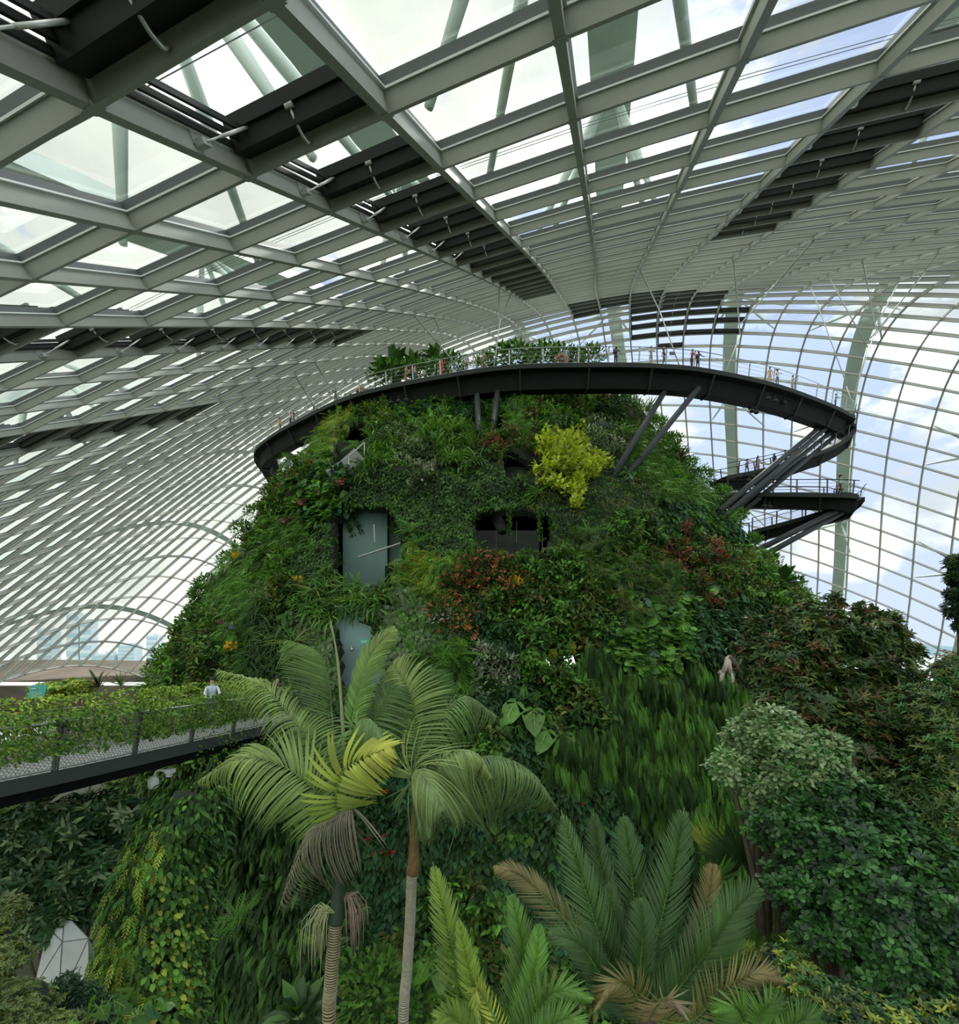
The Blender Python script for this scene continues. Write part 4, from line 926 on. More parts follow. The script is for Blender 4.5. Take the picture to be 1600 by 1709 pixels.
GROUPS = [
 ('coral_flower_shrub', 'coral flowering shrub in the big patch under the middle opening', 'coral shrubs of the big flower patch', [(770, 985), (800, 960), (830, 955), (855, 975), (790, 1000), (750, 1015), (740, 1035), (775, 1045), (820, 985), (845, 1000), (880, 985), (905, 1000), (760, 1065), (870, 1020)], 1.0),
 ('white_flower_shrub', 'cream white flowers at the lower left of the coral patch', 'cream flowers in the coral patch', [(742, 1045), (757, 1055), (730, 1050), (768, 1035)], .8),
 ('pink_begonia', 'pink flowering begonia on the upper left flank below the ring', 'begonias of the upper left flank', [(455, 850), (470, 815), (500, 775), (525, 760), (545, 835), (580, 820), (515, 850), (440, 845), (490, 880)], .9),
 ('red_anthurium', 'red flower cluster in the reddish patch on the right shoulder', 'red flowers of the right shoulder', [(1125, 935), (1140, 950), (1160, 945), (1180, 960), (1150, 975), (1200, 975), (1120, 915), (1190, 940)], .8),
 ('red_anthurium', 'red flowers growing in the shade between the palm trunks', 'red flowers between the palm trunks', [(620, 1390), (645, 1385), (655, 1410), (640, 1430), (625, 1415), (655, 1450), (640, 1330), (720, 1310), (745, 1325), (630, 1445)], .55),
 ('red_anthurium', 'small red flower hanging above the bottom palms', 'red flowers above the bottom palms', [(815, 1530), (818, 1560), (815, 1590), (940, 1330), (960, 1340)], .5),
 ('white_orchid_spray', 'spray of tiny white flowers on the left flank', 'white sprays of the left flank', [(445, 985), (440, 960), (465, 1000), (430, 1000), (450, 1015)], .9),
 ('white_orchid_spray', 'spray of white flowers beside the silvery shrub under the ring', 'white sprays under the ring', [(670, 740), (665, 725), (700, 750), (655, 735)], 1.0),
 ('pink_begonia', 'orange red blooms near the left foot of the mountain', 'blooms at the left foot', [(305, 1110), (340, 1070), (380, 1050), (330, 1090), (290, 1120)], .55),
 ('leafy_shrub', 'rounded leafy shrub on the left silhouette of the mountain', 'shrubs along the left silhouette', [(425, 860), (405, 890), (385, 940), (360, 985), (335, 1025), (310, 1060), (280, 1100), (262, 1125), (350, 1000), (320, 1045)], 1.1),
 ('leafy_shrub', 'leafy shrub on the right silhouette of the mountain', 'shrubs along the right silhouette', [(1175, 800), (1200, 830), (1225, 870), (1250, 910), (1280, 945), (1305, 975), (1095, 715), (1120, 745), (1150, 780)], 1.1),
 ('leafy_shrub', 'leafy shrub on the mountain rim behind the ring walkway', 'shrubs on the mountain rim', [(632, 634), (655, 628), (680, 625), (705, 624), (730, 620), (755, 618), (812, 612), (838, 606), (860, 603), (885, 602), (910, 603), (935, 605), (958, 606), (985, 608)], 1.5),
 ('sword_fern', 'sword fern on the mountain face between the struts', 'ferns of the upper face', [(850, 690), (820, 740), (880, 740), (920, 720), (950, 760), (980, 690), (760, 780), (700, 720), (600, 760), (1040, 730), (830, 770), (900, 830)], 1.1),
 ('sword_fern', 'fern hanging at the centre of the mountain face', 'ferns of the centre face', [(700, 920), (690, 900), (980, 900), (1010, 920), (960, 940), (1040, 950), (940, 1000), (1060, 870), (1000, 980)], 1.1),
 ('sword_fern', 'fern hanging on the left flank of the mountain', 'ferns of the left flank', [(450, 910), (480, 940), (430, 980), (400, 1000), (380, 1030), (470, 970), (510, 900), (350, 1060), (500, 930)], 1.0),
 ('hanging_vine', 'leafy vine hanging over an opening edge', 'vines over the openings', [(575, 850), (590, 845), (660, 850), (672, 870), (790, 862), (900, 858), (920, 865), (562, 1038), (600, 1030), (632, 1040), (625, 1034), (850, 850), (560, 900), (676, 900)], .9),
 ('climbing_heart_leaf', 'small heart-leaved climber on the right face', 'climbers of the right face', [(1040, 800), (1180, 1000), (1220, 1000), (1260, 1000), (1140, 1010), (1060, 1010), (1230, 930), (1020, 1060)], 1.1),
 ('broad_paddle_plant', 'dark broad-leaved plant low on the shaded left wall', 'broad plants of the shaded wall', [(470, 1480), (430, 1560), (500, 1600), (380, 1640), (600, 1560), (450, 1420)], .6),
 ('hanging_vine', 'trailing vine on the dark lower wall behind the palms', 'vines of the lower wall', [(840, 1400), (870, 1420), (900, 1440), (860, 1370), (930, 1400), (800, 1420), (960, 1420), (990, 1370)], 1.0),
]
for k, lab, grp, pts, s in GROUPS:
    for u, v in pts: plant(k, u, v, s*random.uniform(.85, 1.2), lab, grp, out=random.uniform(.2, .6), Y=(55 if 'rim' in lab else None), tilt=(0 if 'rim' in lab else .5))
# plants standing on the summit, seen over the ring
for u, v, s, lab in ((657, 608, 1.9, 'big dark paddle-leaved tree top at the left end of the summit'), (690, 606, 1.3, 'small paddle-leaved crown right of the big dark one on the summit'), (728, 592, 1.2, 'paddle-leaved crown behind the person in red')):
    t = plant('broad_paddle_plant', u, v, s, lab, Y=56.5, tilt=0); t.location.z = at(u, v, 56.5).z-.5*s
    t.rotation_euler = (0, 0, u)
    g = MB(); g.tube([(0, 0, -4.0/s), (0, 0, 0)], 0.10, 7); g.build('stem', M_BARK, t, True)
plant('spiky_agave', 797, 612, .9, 'spiky rosette on the summit behind the ring railing', Y=52, tilt=0)

# ================================================================== PALMS IN THE FOREGROUND
def frond(parent, O, pts, L, n=44, col='mid', droop=.5, face=(0, -.6, .8), w=.045, back=.55, tipcol=None, rach='pale', name='frond', fan=.62, sides=(1, 1), prof=None, petiole=.0, vshape=.25):
    C = cr(pts, 8); C = [p-O for p in C]; m = len(C); n = int(n*1.4); w = w*.8
    P, D, U, LL, CC, WW = [], [], [], [], [], []
    g = Vector((0, 0, -1)); face = Vector(face).normalized()
    for s_ in (-1, 1):
        if not sides[0 if s_ < 0 else 1]: continue
        for k in range(n):
            t = petiole+(1-petiole)*(k+random.uniform(.2, .8))/n; x = t*(m-1); a = min(int(x), m-2); p = C[a].lerp(C[a+1], x-a)
            T_ = (C[min(a+2, m-1)]-C[max(a-1, 0)]).normalized()
            S_ = T_.cross(face).normalized()*s_; N_ = S_.cross(T_)*s_
            q = (t-petiole)/(1-petiole)
            l = L*(math.sin(PI*min(1, .16+q*.86))**.6 if prof is None else prof(q))*random.uniform(.9, 1.08)
            d = T_*(fan+.55*q)+S_*(1.0-.35*q)+g*droop*random.uniform(.75, 1.25)+N_*vshape+Vector(unit(1)[0])*.05
            P.append(p); D.append(d); U.append(N_+face*.6+Vector((0, 0, .35))); LL.append(l*(1 if s_ > 0 else 1)); WW.append(w*random.uniform(.8, 1.15))
            c0 = np.array(GR[col] if isinstance(col, str) else col)
            if tipcol is not None: c0 = c0*(1-q)+np.array(GR[tipcol] if isinstance(tipcol, str) else tipcol)*q
            CC.append(c0*random.uniform(.75, 1.3))
    T2 = t_strap(6, .35+droop*.75)
    parts = [inst(T2, P, D, U, LL, WW, np.array(CC))]
    V, Fc, Cl = parts[0]
    # rachis
    g_ = MB(); m2 = MB(); rr = [max(.006, .026*(1-k/m)) for k in range(m)]; m2.tube(C, rr, 5)
    rv = np.array(m2.v); rf = np.array([f for f in m2.f if len(f) == 4]); tri = np.concatenate([rf[:, [0, 1, 2]], rf[:, [0, 2, 3]]])
    parts.append((rv, tri, np.tile(np.array(GR[rach] if isinstance(rach, str) else rach), (len(rv), 1))))
    return link(name, lmesh(name, parts, M_PALM), parent)
def uvs(lst): return [at(*p) for p in lst]
GR.update({'kentia': (.16, .27, .075), 'kentia2': (.11, .20, .06), 'kpale': (.31, .40, .14), 'dead': (.24, .22, .17), 'gold': (.55, .56, .10), 'kgrey': (.19, .29, .125), 'cyc': (.030, .075, .022), 'cyc2': (.055, .12, .032), 'ygreen': (.20, .31, .045), 'tan': (.27, .215, .10)})
def ringed_trunk(t, O, pts, r, mats, step=.075, amp=.12, seg=14):
    C = [p-O for p in cr(pts, 6)]; ln = sum((b-a).length for a, b in zip(C[:-1], C[1:])); n = int(ln/step*4); out = []; rad = []
    for k in range(n+1):
        x = k/n*(len(C)-1); a = min(int(x), len(C)-2); out.append(C[a].lerp(C[a+1], x-a)); rad.append(r*(1+amp*(1 if k % 4 == 0 else -.25)+random.uniform(-.03, .03)))
    g = MB(); g.tube(out, rad, seg)
    g.m = [1 if (q//seg) % 4 in (3, 0) else 0 for q in range(len(g.f))]
    return g.build('trunk', mats, t, True)
M_TR1 = mat('palm_trunk_dark', (.075, .060, .035), .8, vary=.4, scale=8, bump=.3); M_TR1b = mat('palm_trunk_scar', (.36, .34, .19), .8, vary=.3, scale=9)
M_TR2 = mat('palm_trunk_grey', (.19, .18, .12), .85, vary=.35, scale=10, bump=.4); M_TR2b = mat('palm_trunk_scar_grey', (.42, .41, .32), .85, vary=.3, scale=12)
M_CS = mat('crownshaft', (.035, .060, .035), .35, vary=.3, scale=3); M_FIB = mat('palm_fibre', (.20, .12, .05), .9, vary=.4, scale=9)
YA = 9.3
pa = empty('kentia_palm', at(549, 1730, YA)); OA = pa.location.copy(); tag(pa, 'left kentia palm with dark smooth crownshaft and banded trunk', 'palm')
ringed_trunk(pa, OA, uvs([(545, 2200, YA), (548, 1740, YA), (552, 1640, YA), (560, 1540, YA)]), .115, [M_TR1, M_TR1b], .105, .07)
g = MB(); C = [p-OA for p in cr(uvs([(560, 1542, YA), (562, 1525, YA), (566, 1470, YA), (570, 1420, YA), (574, 1360, YA), (577, 1300, YA)]), 4)]
g.tube(C, [.12, .135, .135, .133, .13, .128, .125, .12, .118, .115, .112, .11, .108, .105, .10, .095, .09, .08, .075, .07, .06][:len(C)], 16); g.build('crownshaft', M_CS, pa, True)
g = MB(); C = [p-OA for p in cr(uvs([(554, 1545, YA-.03), (556, 1500, YA-.02), (560, 1450, YA)]), 3)]; g.tube(C, [.05, .045, .04, .035, .03, .02, .015], 6); g.build('sheath_strip', M_FIB, pa, True)
FA = [
 dict(pts=[(572, 1375, 9.3), (549, 1352, 9.2), (520, 1312, 9.0), (466, 1276, 8.8), (400, 1266, 8.7), (322, 1309, 8.7)], L=1.02, n=58, col='kentia', tipcol='kpale', droop=.55, face=(-.15, -.75, .65), petiole=.10),
 dict(pts=[(572, 1370, 9.3), (545, 1303, 9.4), (515, 1235, 9.5), (487, 1199, 9.6), (437, 1145, 9.8), (354, 1116, 9.9)], L=.78, n=48, col='kentia', tipcol='kpale', droop=.5, face=(-.3, -.5, .8), petiole=.25),
 dict(pts=[(574, 1360, 9.4), (560, 1270, 9.7), (553, 1183, 9.9), (548, 1135, 10.0), (530, 1088, 10.0), (472, 1066, 10.0)], L=1.15, n=74, col='mid', tipcol='kentia', droop=.25, face=(.1, -.95, .1), petiole=.22, sides=(1, 0), w=.035),
 dict(pts=[(576, 1350, 9.4), (583, 1230, 9.7), (603, 1140, 9.9), (622, 1090, 10.0), (660, 1046, 10.0)], L=.52, n=60, col='bright', tipcol='kpale', droop=.05, face=(-.3, -.9, .2), petiole=.3, w=.035, fan=.9),
 dict(pts=[(577, 1350, 9.3), (580, 1262, 9.1), (600, 1203, 8.9), (630, 1218, 8.6), (655, 1290, 8.4)], L=.80, n=46, col='kentia', tipcol='kgrey', droop=1.1, face=(.3, -.5, .8), petiole=.25),
 dict(pts=[(576, 1372, 9.2), (560, 1340, 8.9), (572, 1290, 8.6), (612, 1262, 8.4), (655, 1245, 8.3)], L=.70, n=19, col='ygreen', tipcol='gold', droop=.5, face=(.1, -.9, .4), petiole=.12, w=.085),
 dict(pts=[(578, 1372, 9.2), (590, 1352, 9.0), (560, 1366, 8.8), (510, 1405, 8.6), (462, 1525, 8.5)], L=1.05, n=36, col='dead', tipcol='dead', droop=.8, face=(-.5, -.7, .5), petiole=.2, rach='tan', w=.034),
 dict(pts=[(577, 1360, 9.5), (600, 1270, 9.8), (630, 1190, 10.0), (655, 1150, 10.2), (690, 1140, 10.3)], L=.8, n=44, col='kentia2', droop=.5, face=(-.2, -.8, .6), petiole=.3),
 dict(pts=[(574, 1360, 9.5), (556, 1300, 9.9), (530, 1240, 10.2), (505, 1215, 10.4), (470, 1230, 10.5)], L=.7, n=40, col='kentia2', droop=.7, face=(0, -.7, .7), petiole=.3)]
for f in FA:
    f['pts'] = uvs(f['pts']); frond(pa, OA, **f)
g = MB(); g.tube([p-OA for p in cr(uvs([(577, 1310, 9.3), (571, 1200, 9.5), (563, 1100, 9.6), (551, 1033, 9.7)]), 4)], [.035]*5+[.028]*4+[.018]*3+[.006], 7); g.build('spear_leaf', mat('spear', (.22, .26, .12), .5), pa, True)
def strings(t, O, name, base, n, L, col, spread, lean):
    spread *= 1.8; n = int(n*.8)
    V, m2 = [], MB()
    for k in range(n):
        a = Vector(base)-O+Vector((random.uniform(-.04, .04), random.uniform(-.05, .05), random.uniform(-.03, .03)))
        s_ = Vector((lean+random.gauss(0, spread), random.gauss(0, spread), 0)); l = L*random.uniform(.55, 1.05)
        m2.tube([a, a+s_*.6+Vector((0, 0, .06)), a+s_+Vector((0, 0, -.25*l)), a+s_*1.08+Vector((0, 0, -.65*l)), a+s_*1.1+Vector((random.uniform(-.02, .02), 0, -l))], [.007, .006, .006, .005, .004], 4)
    return m2.build(name, col, t, True)
strings(pa, OA, 'fruit_cluster', at(556, 1520, 9.2), 46, 1.05, mat('fruit_green', (.36, .40, .20), .6), .07, -.25)
strings(pa, OA, 'fruit_cluster', at(573, 1500, 9.3), 46, .90, mat('fruit_pink', (.32, .22, .18), .6), .06, .20)
YB = 9.6
pb = empty('kentia_palm', at(673, 1730, YB)); OB = pb.location.copy(); tag(pb, 'right kentia palm with rough grey ringed trunk and drooping crown', 'palm')
ringed_trunk(pb, OB, uvs([(668, 2200, YB), (672, 1740, YB), (679, 1620, YB), (684, 1540, YB), (687, 1455, YB)]), .092, [M_TR2, M_TR2b], .06, .10)
g = MB(); C = [p-OB for p in cr(uvs([(687, 1460, YB), (690, 1440, YB), (691, 1400, YB), (694, 1330, YB)]), 4)]; g.tube(C, [.10, .115, .12, .115, .11, .105, .10, .095, .09, .085, .08, .06, .04], 12); g.build('fibre_sheath', M_FIB, pb, True)
FB = [
 dict(pts=[(697, 1360, 9.6), (723, 1332, 9.5), (756, 1290, 9.3), (814, 1262, 9.2), (881, 1285, 9.1), (932, 1352, 9.1)], L=1.35, n=70, col='kgrey', tipcol='kgrey', droop=1.4, face=(.2, -.7, .7), petiole=.22, w=.035),
 dict(pts=[(694, 1355, 9.4), (688, 1305, 9.1), (696, 1286, 8.8), (722, 1318, 8.5), (738, 1352, 8.4)], L=1.05, n=50, col='kpale', tipcol='kgrey', droop=.75, face=(0, -.8, .6), petiole=.3, w=.038),
 dict(pts=[(693, 1355, 9.4), (690, 1310, 9.1), (700, 1300, 8.9), (712, 1350, 8.6), (716, 1400, 8.5)], L=.95, n=40, col='kgrey', droop=1.2, face=(.2, -.8, .5), petiole=.3, w=.035),
 dict(pts=[(697, 1350, 9.7), (712, 1270, 10.0), (736, 1199, 10.2), (777, 1164, 10.3), (833, 1198, 10.3)], L=.85, n=50, col='kentia2', tipcol='kgrey', droop=1.0, face=(.2, -.6, .8), petiole=.3, w=.035),
 dict(pts=[(695, 1350, 9.7), (693, 1260, 10.0), (686, 1166, 10.2), (655, 1106, 10.3)], L=.8, n=46, col='kentia', tipcol='kpale', droop=.5, face=(-.3, -.8, .4), petiole=.3),
 dict(pts=[(696, 1350, 9.8), (707, 1250, 10.1), (719, 1166, 10.3), (728, 1118, 10.4)], L=.62, n=40, col='mid', droop=.15, face=(0, -1, .1), petiole=.3),
 dict(pts=[(694, 1350, 9.7), (672, 1270, 10.1), (640, 1196, 10.4), (598, 1190, 10.6)], L=.75, n=46, col='kentia2', droop=.8, face=(-.2, -.7, .7), petiole=.3),
 dict(pts=[(697, 1350, 9.5), (718, 1300, 9.2), (745, 1262, 9.0), (790, 1256, 8.9), (822, 1300, 8.9)], L=.6, n=36, col='kgrey', tipcol='kpale', droop=.9, face=(.1, -.6, .8), petiole=.3)]
for f in FB:
    f['pts'] = uvs(f['pts']); frond(pb, OB, **f)
# low feathery palms at the bottom edge
def clump(name, base, lab, cat, fr, L, **kw):
    t = empty(name, base); O = base.copy(); tag(t, lab, cat)
    for f in fr:
        f = dict(f); f['pts'] = uvs(f['pts']); a = dict(L=L, n=54, w=.026, droop=.10, fan=1.05, vshape=.35, face=(0, -.95, .25)); a.update(kw); a.update(f); frond(t, O, **a)
    g = MB(); g.tube([Vector((0, 0, -.9)), Vector((0, 0, -.1)), Vector((0, 0, .25))], [.20, .17, .08], 12); g.build('stem', M_BARK, t, True)
    return t
b0 = at(845, 1800, 6.3)
clump('feather_palm', b0, 'yellow-green feather palm at the bottom edge, left of the dark cycad', 'palm', [
 dict(pts=[(842, 1790, 6.3), (790, 1720, 6.1), (752, 1570, 5.9), (722, 1438, 5.9)], col='cyc2', tipcol='ygreen', L=.42),
 dict(pts=[(842, 1790, 6.3), (810, 1710, 6.0), (783, 1617, 5.8), (764, 1530, 5.7)], col='ygreen', tipcol='ygreen', L=.26),
 dict(pts=[(842, 1790, 6.2), (832, 1715, 5.9), (795, 1650, 5.7), (800, 1720, 5.5)], col='gold', tipcol='ygreen', L=.2, n=24),
 dict(pts=[(845, 1790, 6.4), (858, 1700, 6.4), (872, 1590, 6.4), (852, 1488, 6.4)], col='cyc2', tipcol='bright', L=.42),
 dict(pts=[(847, 1790, 6.3), (872, 1700, 6.2), (893, 1610, 6.1), (900, 1540, 6.1)], col='bright', tipcol='bright', L=.30),
 dict(pts=[(848, 1790, 6.2), (880, 1715, 6.0), (925, 1655, 5.8), (992, 1668, 5.7)], col='cyc2', tipcol='bright', L=.36, droop=.4),
 dict(pts=[(848, 1790, 6.1), (890, 1740, 5.8), (940, 1700, 5.6), (985, 1720, 5.5)], col='cyc2', tipcol='bright', L=.3, droop=.4),
 dict(pts=[(841, 1790, 6.2), (800, 1745, 5.9), (760, 1700, 5.7), (730, 1700, 5.6)], col='cyc2', tipcol='ygreen', L=.32)], .4)
b1 = at(1080, 1690, 6.8)
clump('cycad', b1, 'large dark green cycad with upright fronds at the bottom centre right', 'cycad', [
 dict(pts=[(1075, 1690, 6.8), (1028, 1640, 6.7), (982, 1505, 6.6), (936, 1352, 6.6)], col='cyc2', tipcol='cyc2', L=.55, n=62),
 dict(pts=[(1078, 1690, 7.0), (1042, 1620, 7.1), (1004, 1462, 7.2), (990, 1352, 7.2)], col='cyc', tipcol='cyc2', L=.45, n=60),
 dict(pts=[(1080, 1690, 7.1), (1068, 1620, 7.3), (1054, 1462, 7.4), (1040, 1358, 7.4)], col='cyc', tipcol='cyc2', L=.52, n=60),
 dict(pts=[(1082, 1690, 6.9), (1088, 1600, 6.9), (1120, 1462, 7.0), (1142, 1348, 7.0)], col='cyc', tipcol='cyc2', L=.58, n=64),
 dict(pts=[(1080, 1690, 6.6), (1066, 1640, 6.4), (1072, 1560, 6.3), (1068, 1498, 6.3)], col='cyc', tipcol='cyc2', L=.36, n=44),
 dict(pts=[(1086, 1690, 6.8), (1126, 1655, 6.7), (1185, 1580, 6.6), (1225, 1520, 6.6), (1268, 1478, 6.6)], col='cyc2', tipcol='cyc2', L=.60, n=66),
 dict(pts=[(1090, 1700, 6.6), (1150, 1704, 6.3), (1205, 1655, 6.1), (1260, 1625, 6.0), (1318, 1640, 6.0)], col='olive', tipcol='tan', L=.42, n=48, droop=.4),
 dict(pts=[(1074, 1700, 6.6), (1012, 1640, 6.3), (968, 1578, 6.1), (915, 1556, 6.1)], col='cyc', tipcol='cyc2', L=.36, n=46),
 dict(pts=[(1076, 1690, 7.3), (1000, 1600, 7.6), (925, 1515, 7.8), (870, 1462, 7.9), (822, 1448, 7.9)], col='cyc2', tipcol='tan', L=.45, n=54, droop=.3),
 dict(pts=[(1076, 1700, 6.5), (1055, 1650, 6.2), (1025, 1640, 6.0), (990, 1690, 5.9)], col='olive', tipcol='tan', L=.32, n=36, droop=.6),
 dict(pts=[(1082, 1700, 6.5), (1100, 1670, 6.1), (1125, 1670, 5.9), (1150, 1705, 5.8)], col='tan', tipcol='dead', L=.25, n=30, droop=.8),
 dict(pts=[(1088, 1690, 7.2), (1150, 1600, 7.5), (1180, 1500, 7.7), (1190, 1440, 7.7)], col='cyc', tipcol='tan', L=.42, n=44),
 dict(pts=[(1088, 1690, 7.0), (1160, 1660, 7.1), (1215, 1600, 7.2), (1260, 1575, 7.2)], col='cyc2', tipcol='ygreen', L=.4, n=40, droop=.5),
 dict(pts=[(1078, 1700, 7.0), (1060, 1640, 6.9), (1030, 1560, 6.8), (1015, 1470, 6.8)], col='cyc', tipcol='cyc2', L=.42, n=46)], .45)
clump('palm_sapling', at(1270, 1760, 6.0), 'small bright green feather palm at the bottom edge under the dark shrub', 'palm', [
 dict(pts=[(1265, 1760, 6.0), (1240, 1710, 5.9), (1225, 1680, 5.8), (1190, 1690, 5.8)], col='mid', tipcol='bright'),
 dict(pts=[(1268, 1760, 6.0), (1262, 1710, 5.9), (1280, 1680, 5.8), (1315, 1672, 5.8)], col='bright', tipcol='mid'),
 dict(pts=[(1270, 1760, 6.0), (1310, 1720, 5.9), (1345, 1700, 5.8), (1385, 1712, 5.8)], col='bright', tipcol='mid'),
 dict(pts=[(1268, 1760, 6.1), (1300, 1690, 6.2), (1330, 1660, 6.3), (1365, 1668, 6.3)], col='mid', tipcol='bright')], .3, droop=.5)
# fan palm
def fanpalm(u, v, Y, r, col, lab, a0=20, a1=340, n=46, face=(0, -1, .1)):
    t = empty('fan_palm', at(u, v, Y)); tag(t, lab, 'palm'); ang = [math.radians(a0+(a1-a0)*k/(n-1)) for k in range(n)]
    D = [(math.sin(a), random.uniform(-.15, .15), math.cos(a)) for a in ang]
    link('fan_leaf', lmesh('fan_leaf', [inst(T_BLADE, np.zeros((n, 3)), D, [face]*n, r*rng.uniform(.85, 1.08, n), r*.075, shade(GR[col], n, .2))], M_PALM), t)
    g = MB(); g.tube([(0, 0, 0), (.05, .1, -.5*r), (.1, .25, -1.6)], .018, 6); g.build('stalk', M_PALM if False else mat('fan_stalk', (.1, .16, .05), .5) if 'fan_stalk' not in bpy.data.materials else bpy.data.materials['fan_stalk'], t, True)
fanpalm(1238, 1440, 9.0, .85, 'cyc', 'round dark fan palm leaf in front of the hanging fern wall', -130, 150)
fanpalm(1190, 1438, 9.2, .85, 'ygreen', 'narrow lime green fan palm leaf left of the round dark one', -38, 18, 12)
fanpalm(1185, 1470, 8.8, .6, 'bright', 'small green fan palm leaf low beside the lime green one', 30, 150, 22)

# ================================================================== SHRUBS AND TREES AROUND THE VIEWPOINT
def tree(name, base, blobs, lab, cat, L, W, cols, n, whorl=6, m=None, T=T_LEAF, branch=True, tipcol=None, dens_out=.75, jitter=.0, core=True):
    """blobs: (u,v,Y,rx,rz) leafy masses; leaves sit in whorls at twig tips"""
    t = empty(name, base); O = base.copy(); tag(t, lab, cat)
    vol = np.array([b[3]*b[3]*b[4] for b in blobs])**.67; cnt = (n*vol/vol.sum()).astype(int)+1
    P, D, U, C = [], [], [], []; twig = MB(); pal = np.array([GR[c] for c in cols])
    for (u, v, Y_, rx, rz), c in zip(blobs, cnt):
        ce = np.array(at(u, v, Y_)-O)
        d = unit(c); rad = rng.uniform(dens_out, 1.05, (c, 1))
        d[:, 1] = np.where(d[:, 1] > .35, -d[:, 1], d[:, 1])
        o = ce+d*rad*np.array([rx, rx*.9, rz])
        nz_ = np.array([noise.noise(Vector(q)*1.9) for q in o])[:, None]
        o = o+d*nz_*np.array([rx, rx, rz])*.45
        ax = norm(d*.8+np.array([0, -.1, .75])+unit(c)*.35)
        ref = norm(np.cross(ax, unit(c))); r2 = np.cross(ax, ref)
        ci = np.clip((rng.random(c)*len(cols)).astype(int), 0, len(cols)-1)
        for q in range(whorl):
            a = q/whorl*2*PI+rng.uniform(-.4, .4, (c, 1)); dd = (ref*np.cos(a)+r2*np.sin(a))*1.0+ax*rng.uniform(.15, .7, (c, 1))
            P.append(o-ax*rng.uniform(0, .25, (c, 1))*L); D.append(dd); U.append(ax+unit(c)*.2)
            C.append(pal[ci]*rng.uniform(.7, 1.35, (c, 1)))
        if branch:
            for q in range(0, c, max(1, c//14)):
                e = Vector(o[q]); s0 = Vector(ce)+Vector((0, 0, -rz*.7)); twig.tube([s0, s0.lerp(e, .5)+Vector((0, 0, .08)), e], [.02*rx+.006, .012, .005], 4)
    P = np.concatenate(P); k = len(P)
    link('foliage', lmesh('foliage', [inst(T, P, np.concatenate(D), np.concatenate(U), L*rng.uniform(.6, 1.15, k), W*rng.uniform(.8, 1.15, k), np.concatenate(C))], m or M_LEAFG), t)
    if branch:
        for (u, v, Y_, rx, rz) in blobs:
            e = at(u, v, Y_)-O; mid = e*.5+Vector((random.uniform(-.2, .2), random.uniform(-.1, .2), -.2)); twig.tube([(0, 0, 0), tuple(mid), tuple(e), tuple(e+Vector((0, 0, rz*.5)))], [.07, .05, .03, .015], 7)
        twig.build('branches', M_BARK, t, True)
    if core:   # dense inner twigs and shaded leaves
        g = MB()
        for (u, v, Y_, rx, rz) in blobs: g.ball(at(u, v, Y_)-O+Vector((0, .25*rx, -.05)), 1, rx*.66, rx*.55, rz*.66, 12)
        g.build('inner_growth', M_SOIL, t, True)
    return t
GR.update({'rhod': (.036, .075, .022), 'rhod2': (.075, .125, .032), 'rbrown': (.12, .07, .03), 'glossy': (.032, .10, .026), 'glossy2': (.06, .17, .04), 'greygreen': (.20, .29, .13), 'blackgreen': (.02, .05, .025), 'ol2': (.13, .17, .04)})
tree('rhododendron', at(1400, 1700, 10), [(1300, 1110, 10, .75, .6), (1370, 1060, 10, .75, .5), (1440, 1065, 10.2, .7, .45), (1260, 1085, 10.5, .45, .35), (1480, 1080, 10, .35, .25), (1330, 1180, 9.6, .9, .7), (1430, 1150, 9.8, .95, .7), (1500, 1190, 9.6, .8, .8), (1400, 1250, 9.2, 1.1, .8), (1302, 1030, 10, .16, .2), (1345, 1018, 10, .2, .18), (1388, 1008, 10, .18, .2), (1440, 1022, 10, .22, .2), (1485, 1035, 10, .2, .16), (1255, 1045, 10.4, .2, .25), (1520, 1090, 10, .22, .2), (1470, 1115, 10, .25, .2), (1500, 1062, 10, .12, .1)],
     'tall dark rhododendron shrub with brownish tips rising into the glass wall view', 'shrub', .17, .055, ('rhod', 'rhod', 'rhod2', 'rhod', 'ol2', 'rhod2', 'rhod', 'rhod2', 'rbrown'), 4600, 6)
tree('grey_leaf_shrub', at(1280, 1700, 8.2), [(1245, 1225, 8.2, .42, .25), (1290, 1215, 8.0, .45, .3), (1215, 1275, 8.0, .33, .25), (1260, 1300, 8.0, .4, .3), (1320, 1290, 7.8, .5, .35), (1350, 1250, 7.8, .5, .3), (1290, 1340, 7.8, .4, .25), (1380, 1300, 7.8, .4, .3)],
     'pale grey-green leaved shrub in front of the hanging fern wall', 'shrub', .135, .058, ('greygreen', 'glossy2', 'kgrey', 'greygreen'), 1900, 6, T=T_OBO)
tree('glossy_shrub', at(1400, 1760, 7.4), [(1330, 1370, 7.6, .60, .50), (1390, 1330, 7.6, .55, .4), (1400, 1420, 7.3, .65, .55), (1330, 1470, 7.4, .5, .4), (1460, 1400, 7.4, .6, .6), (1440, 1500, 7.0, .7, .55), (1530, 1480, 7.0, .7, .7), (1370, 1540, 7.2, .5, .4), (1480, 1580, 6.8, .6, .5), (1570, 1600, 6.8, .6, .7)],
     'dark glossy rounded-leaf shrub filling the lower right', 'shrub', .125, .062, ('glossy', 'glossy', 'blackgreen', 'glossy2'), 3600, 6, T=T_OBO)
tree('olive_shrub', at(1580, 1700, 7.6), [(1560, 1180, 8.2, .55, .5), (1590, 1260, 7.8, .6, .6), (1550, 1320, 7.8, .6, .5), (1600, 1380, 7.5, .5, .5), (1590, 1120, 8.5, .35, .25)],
     'olive green fine-leaved shrub at the right edge', 'shrub', .11, .035, ('rhod2', 'ol2', 'rhod', 'glossy2'), 2600, 7)
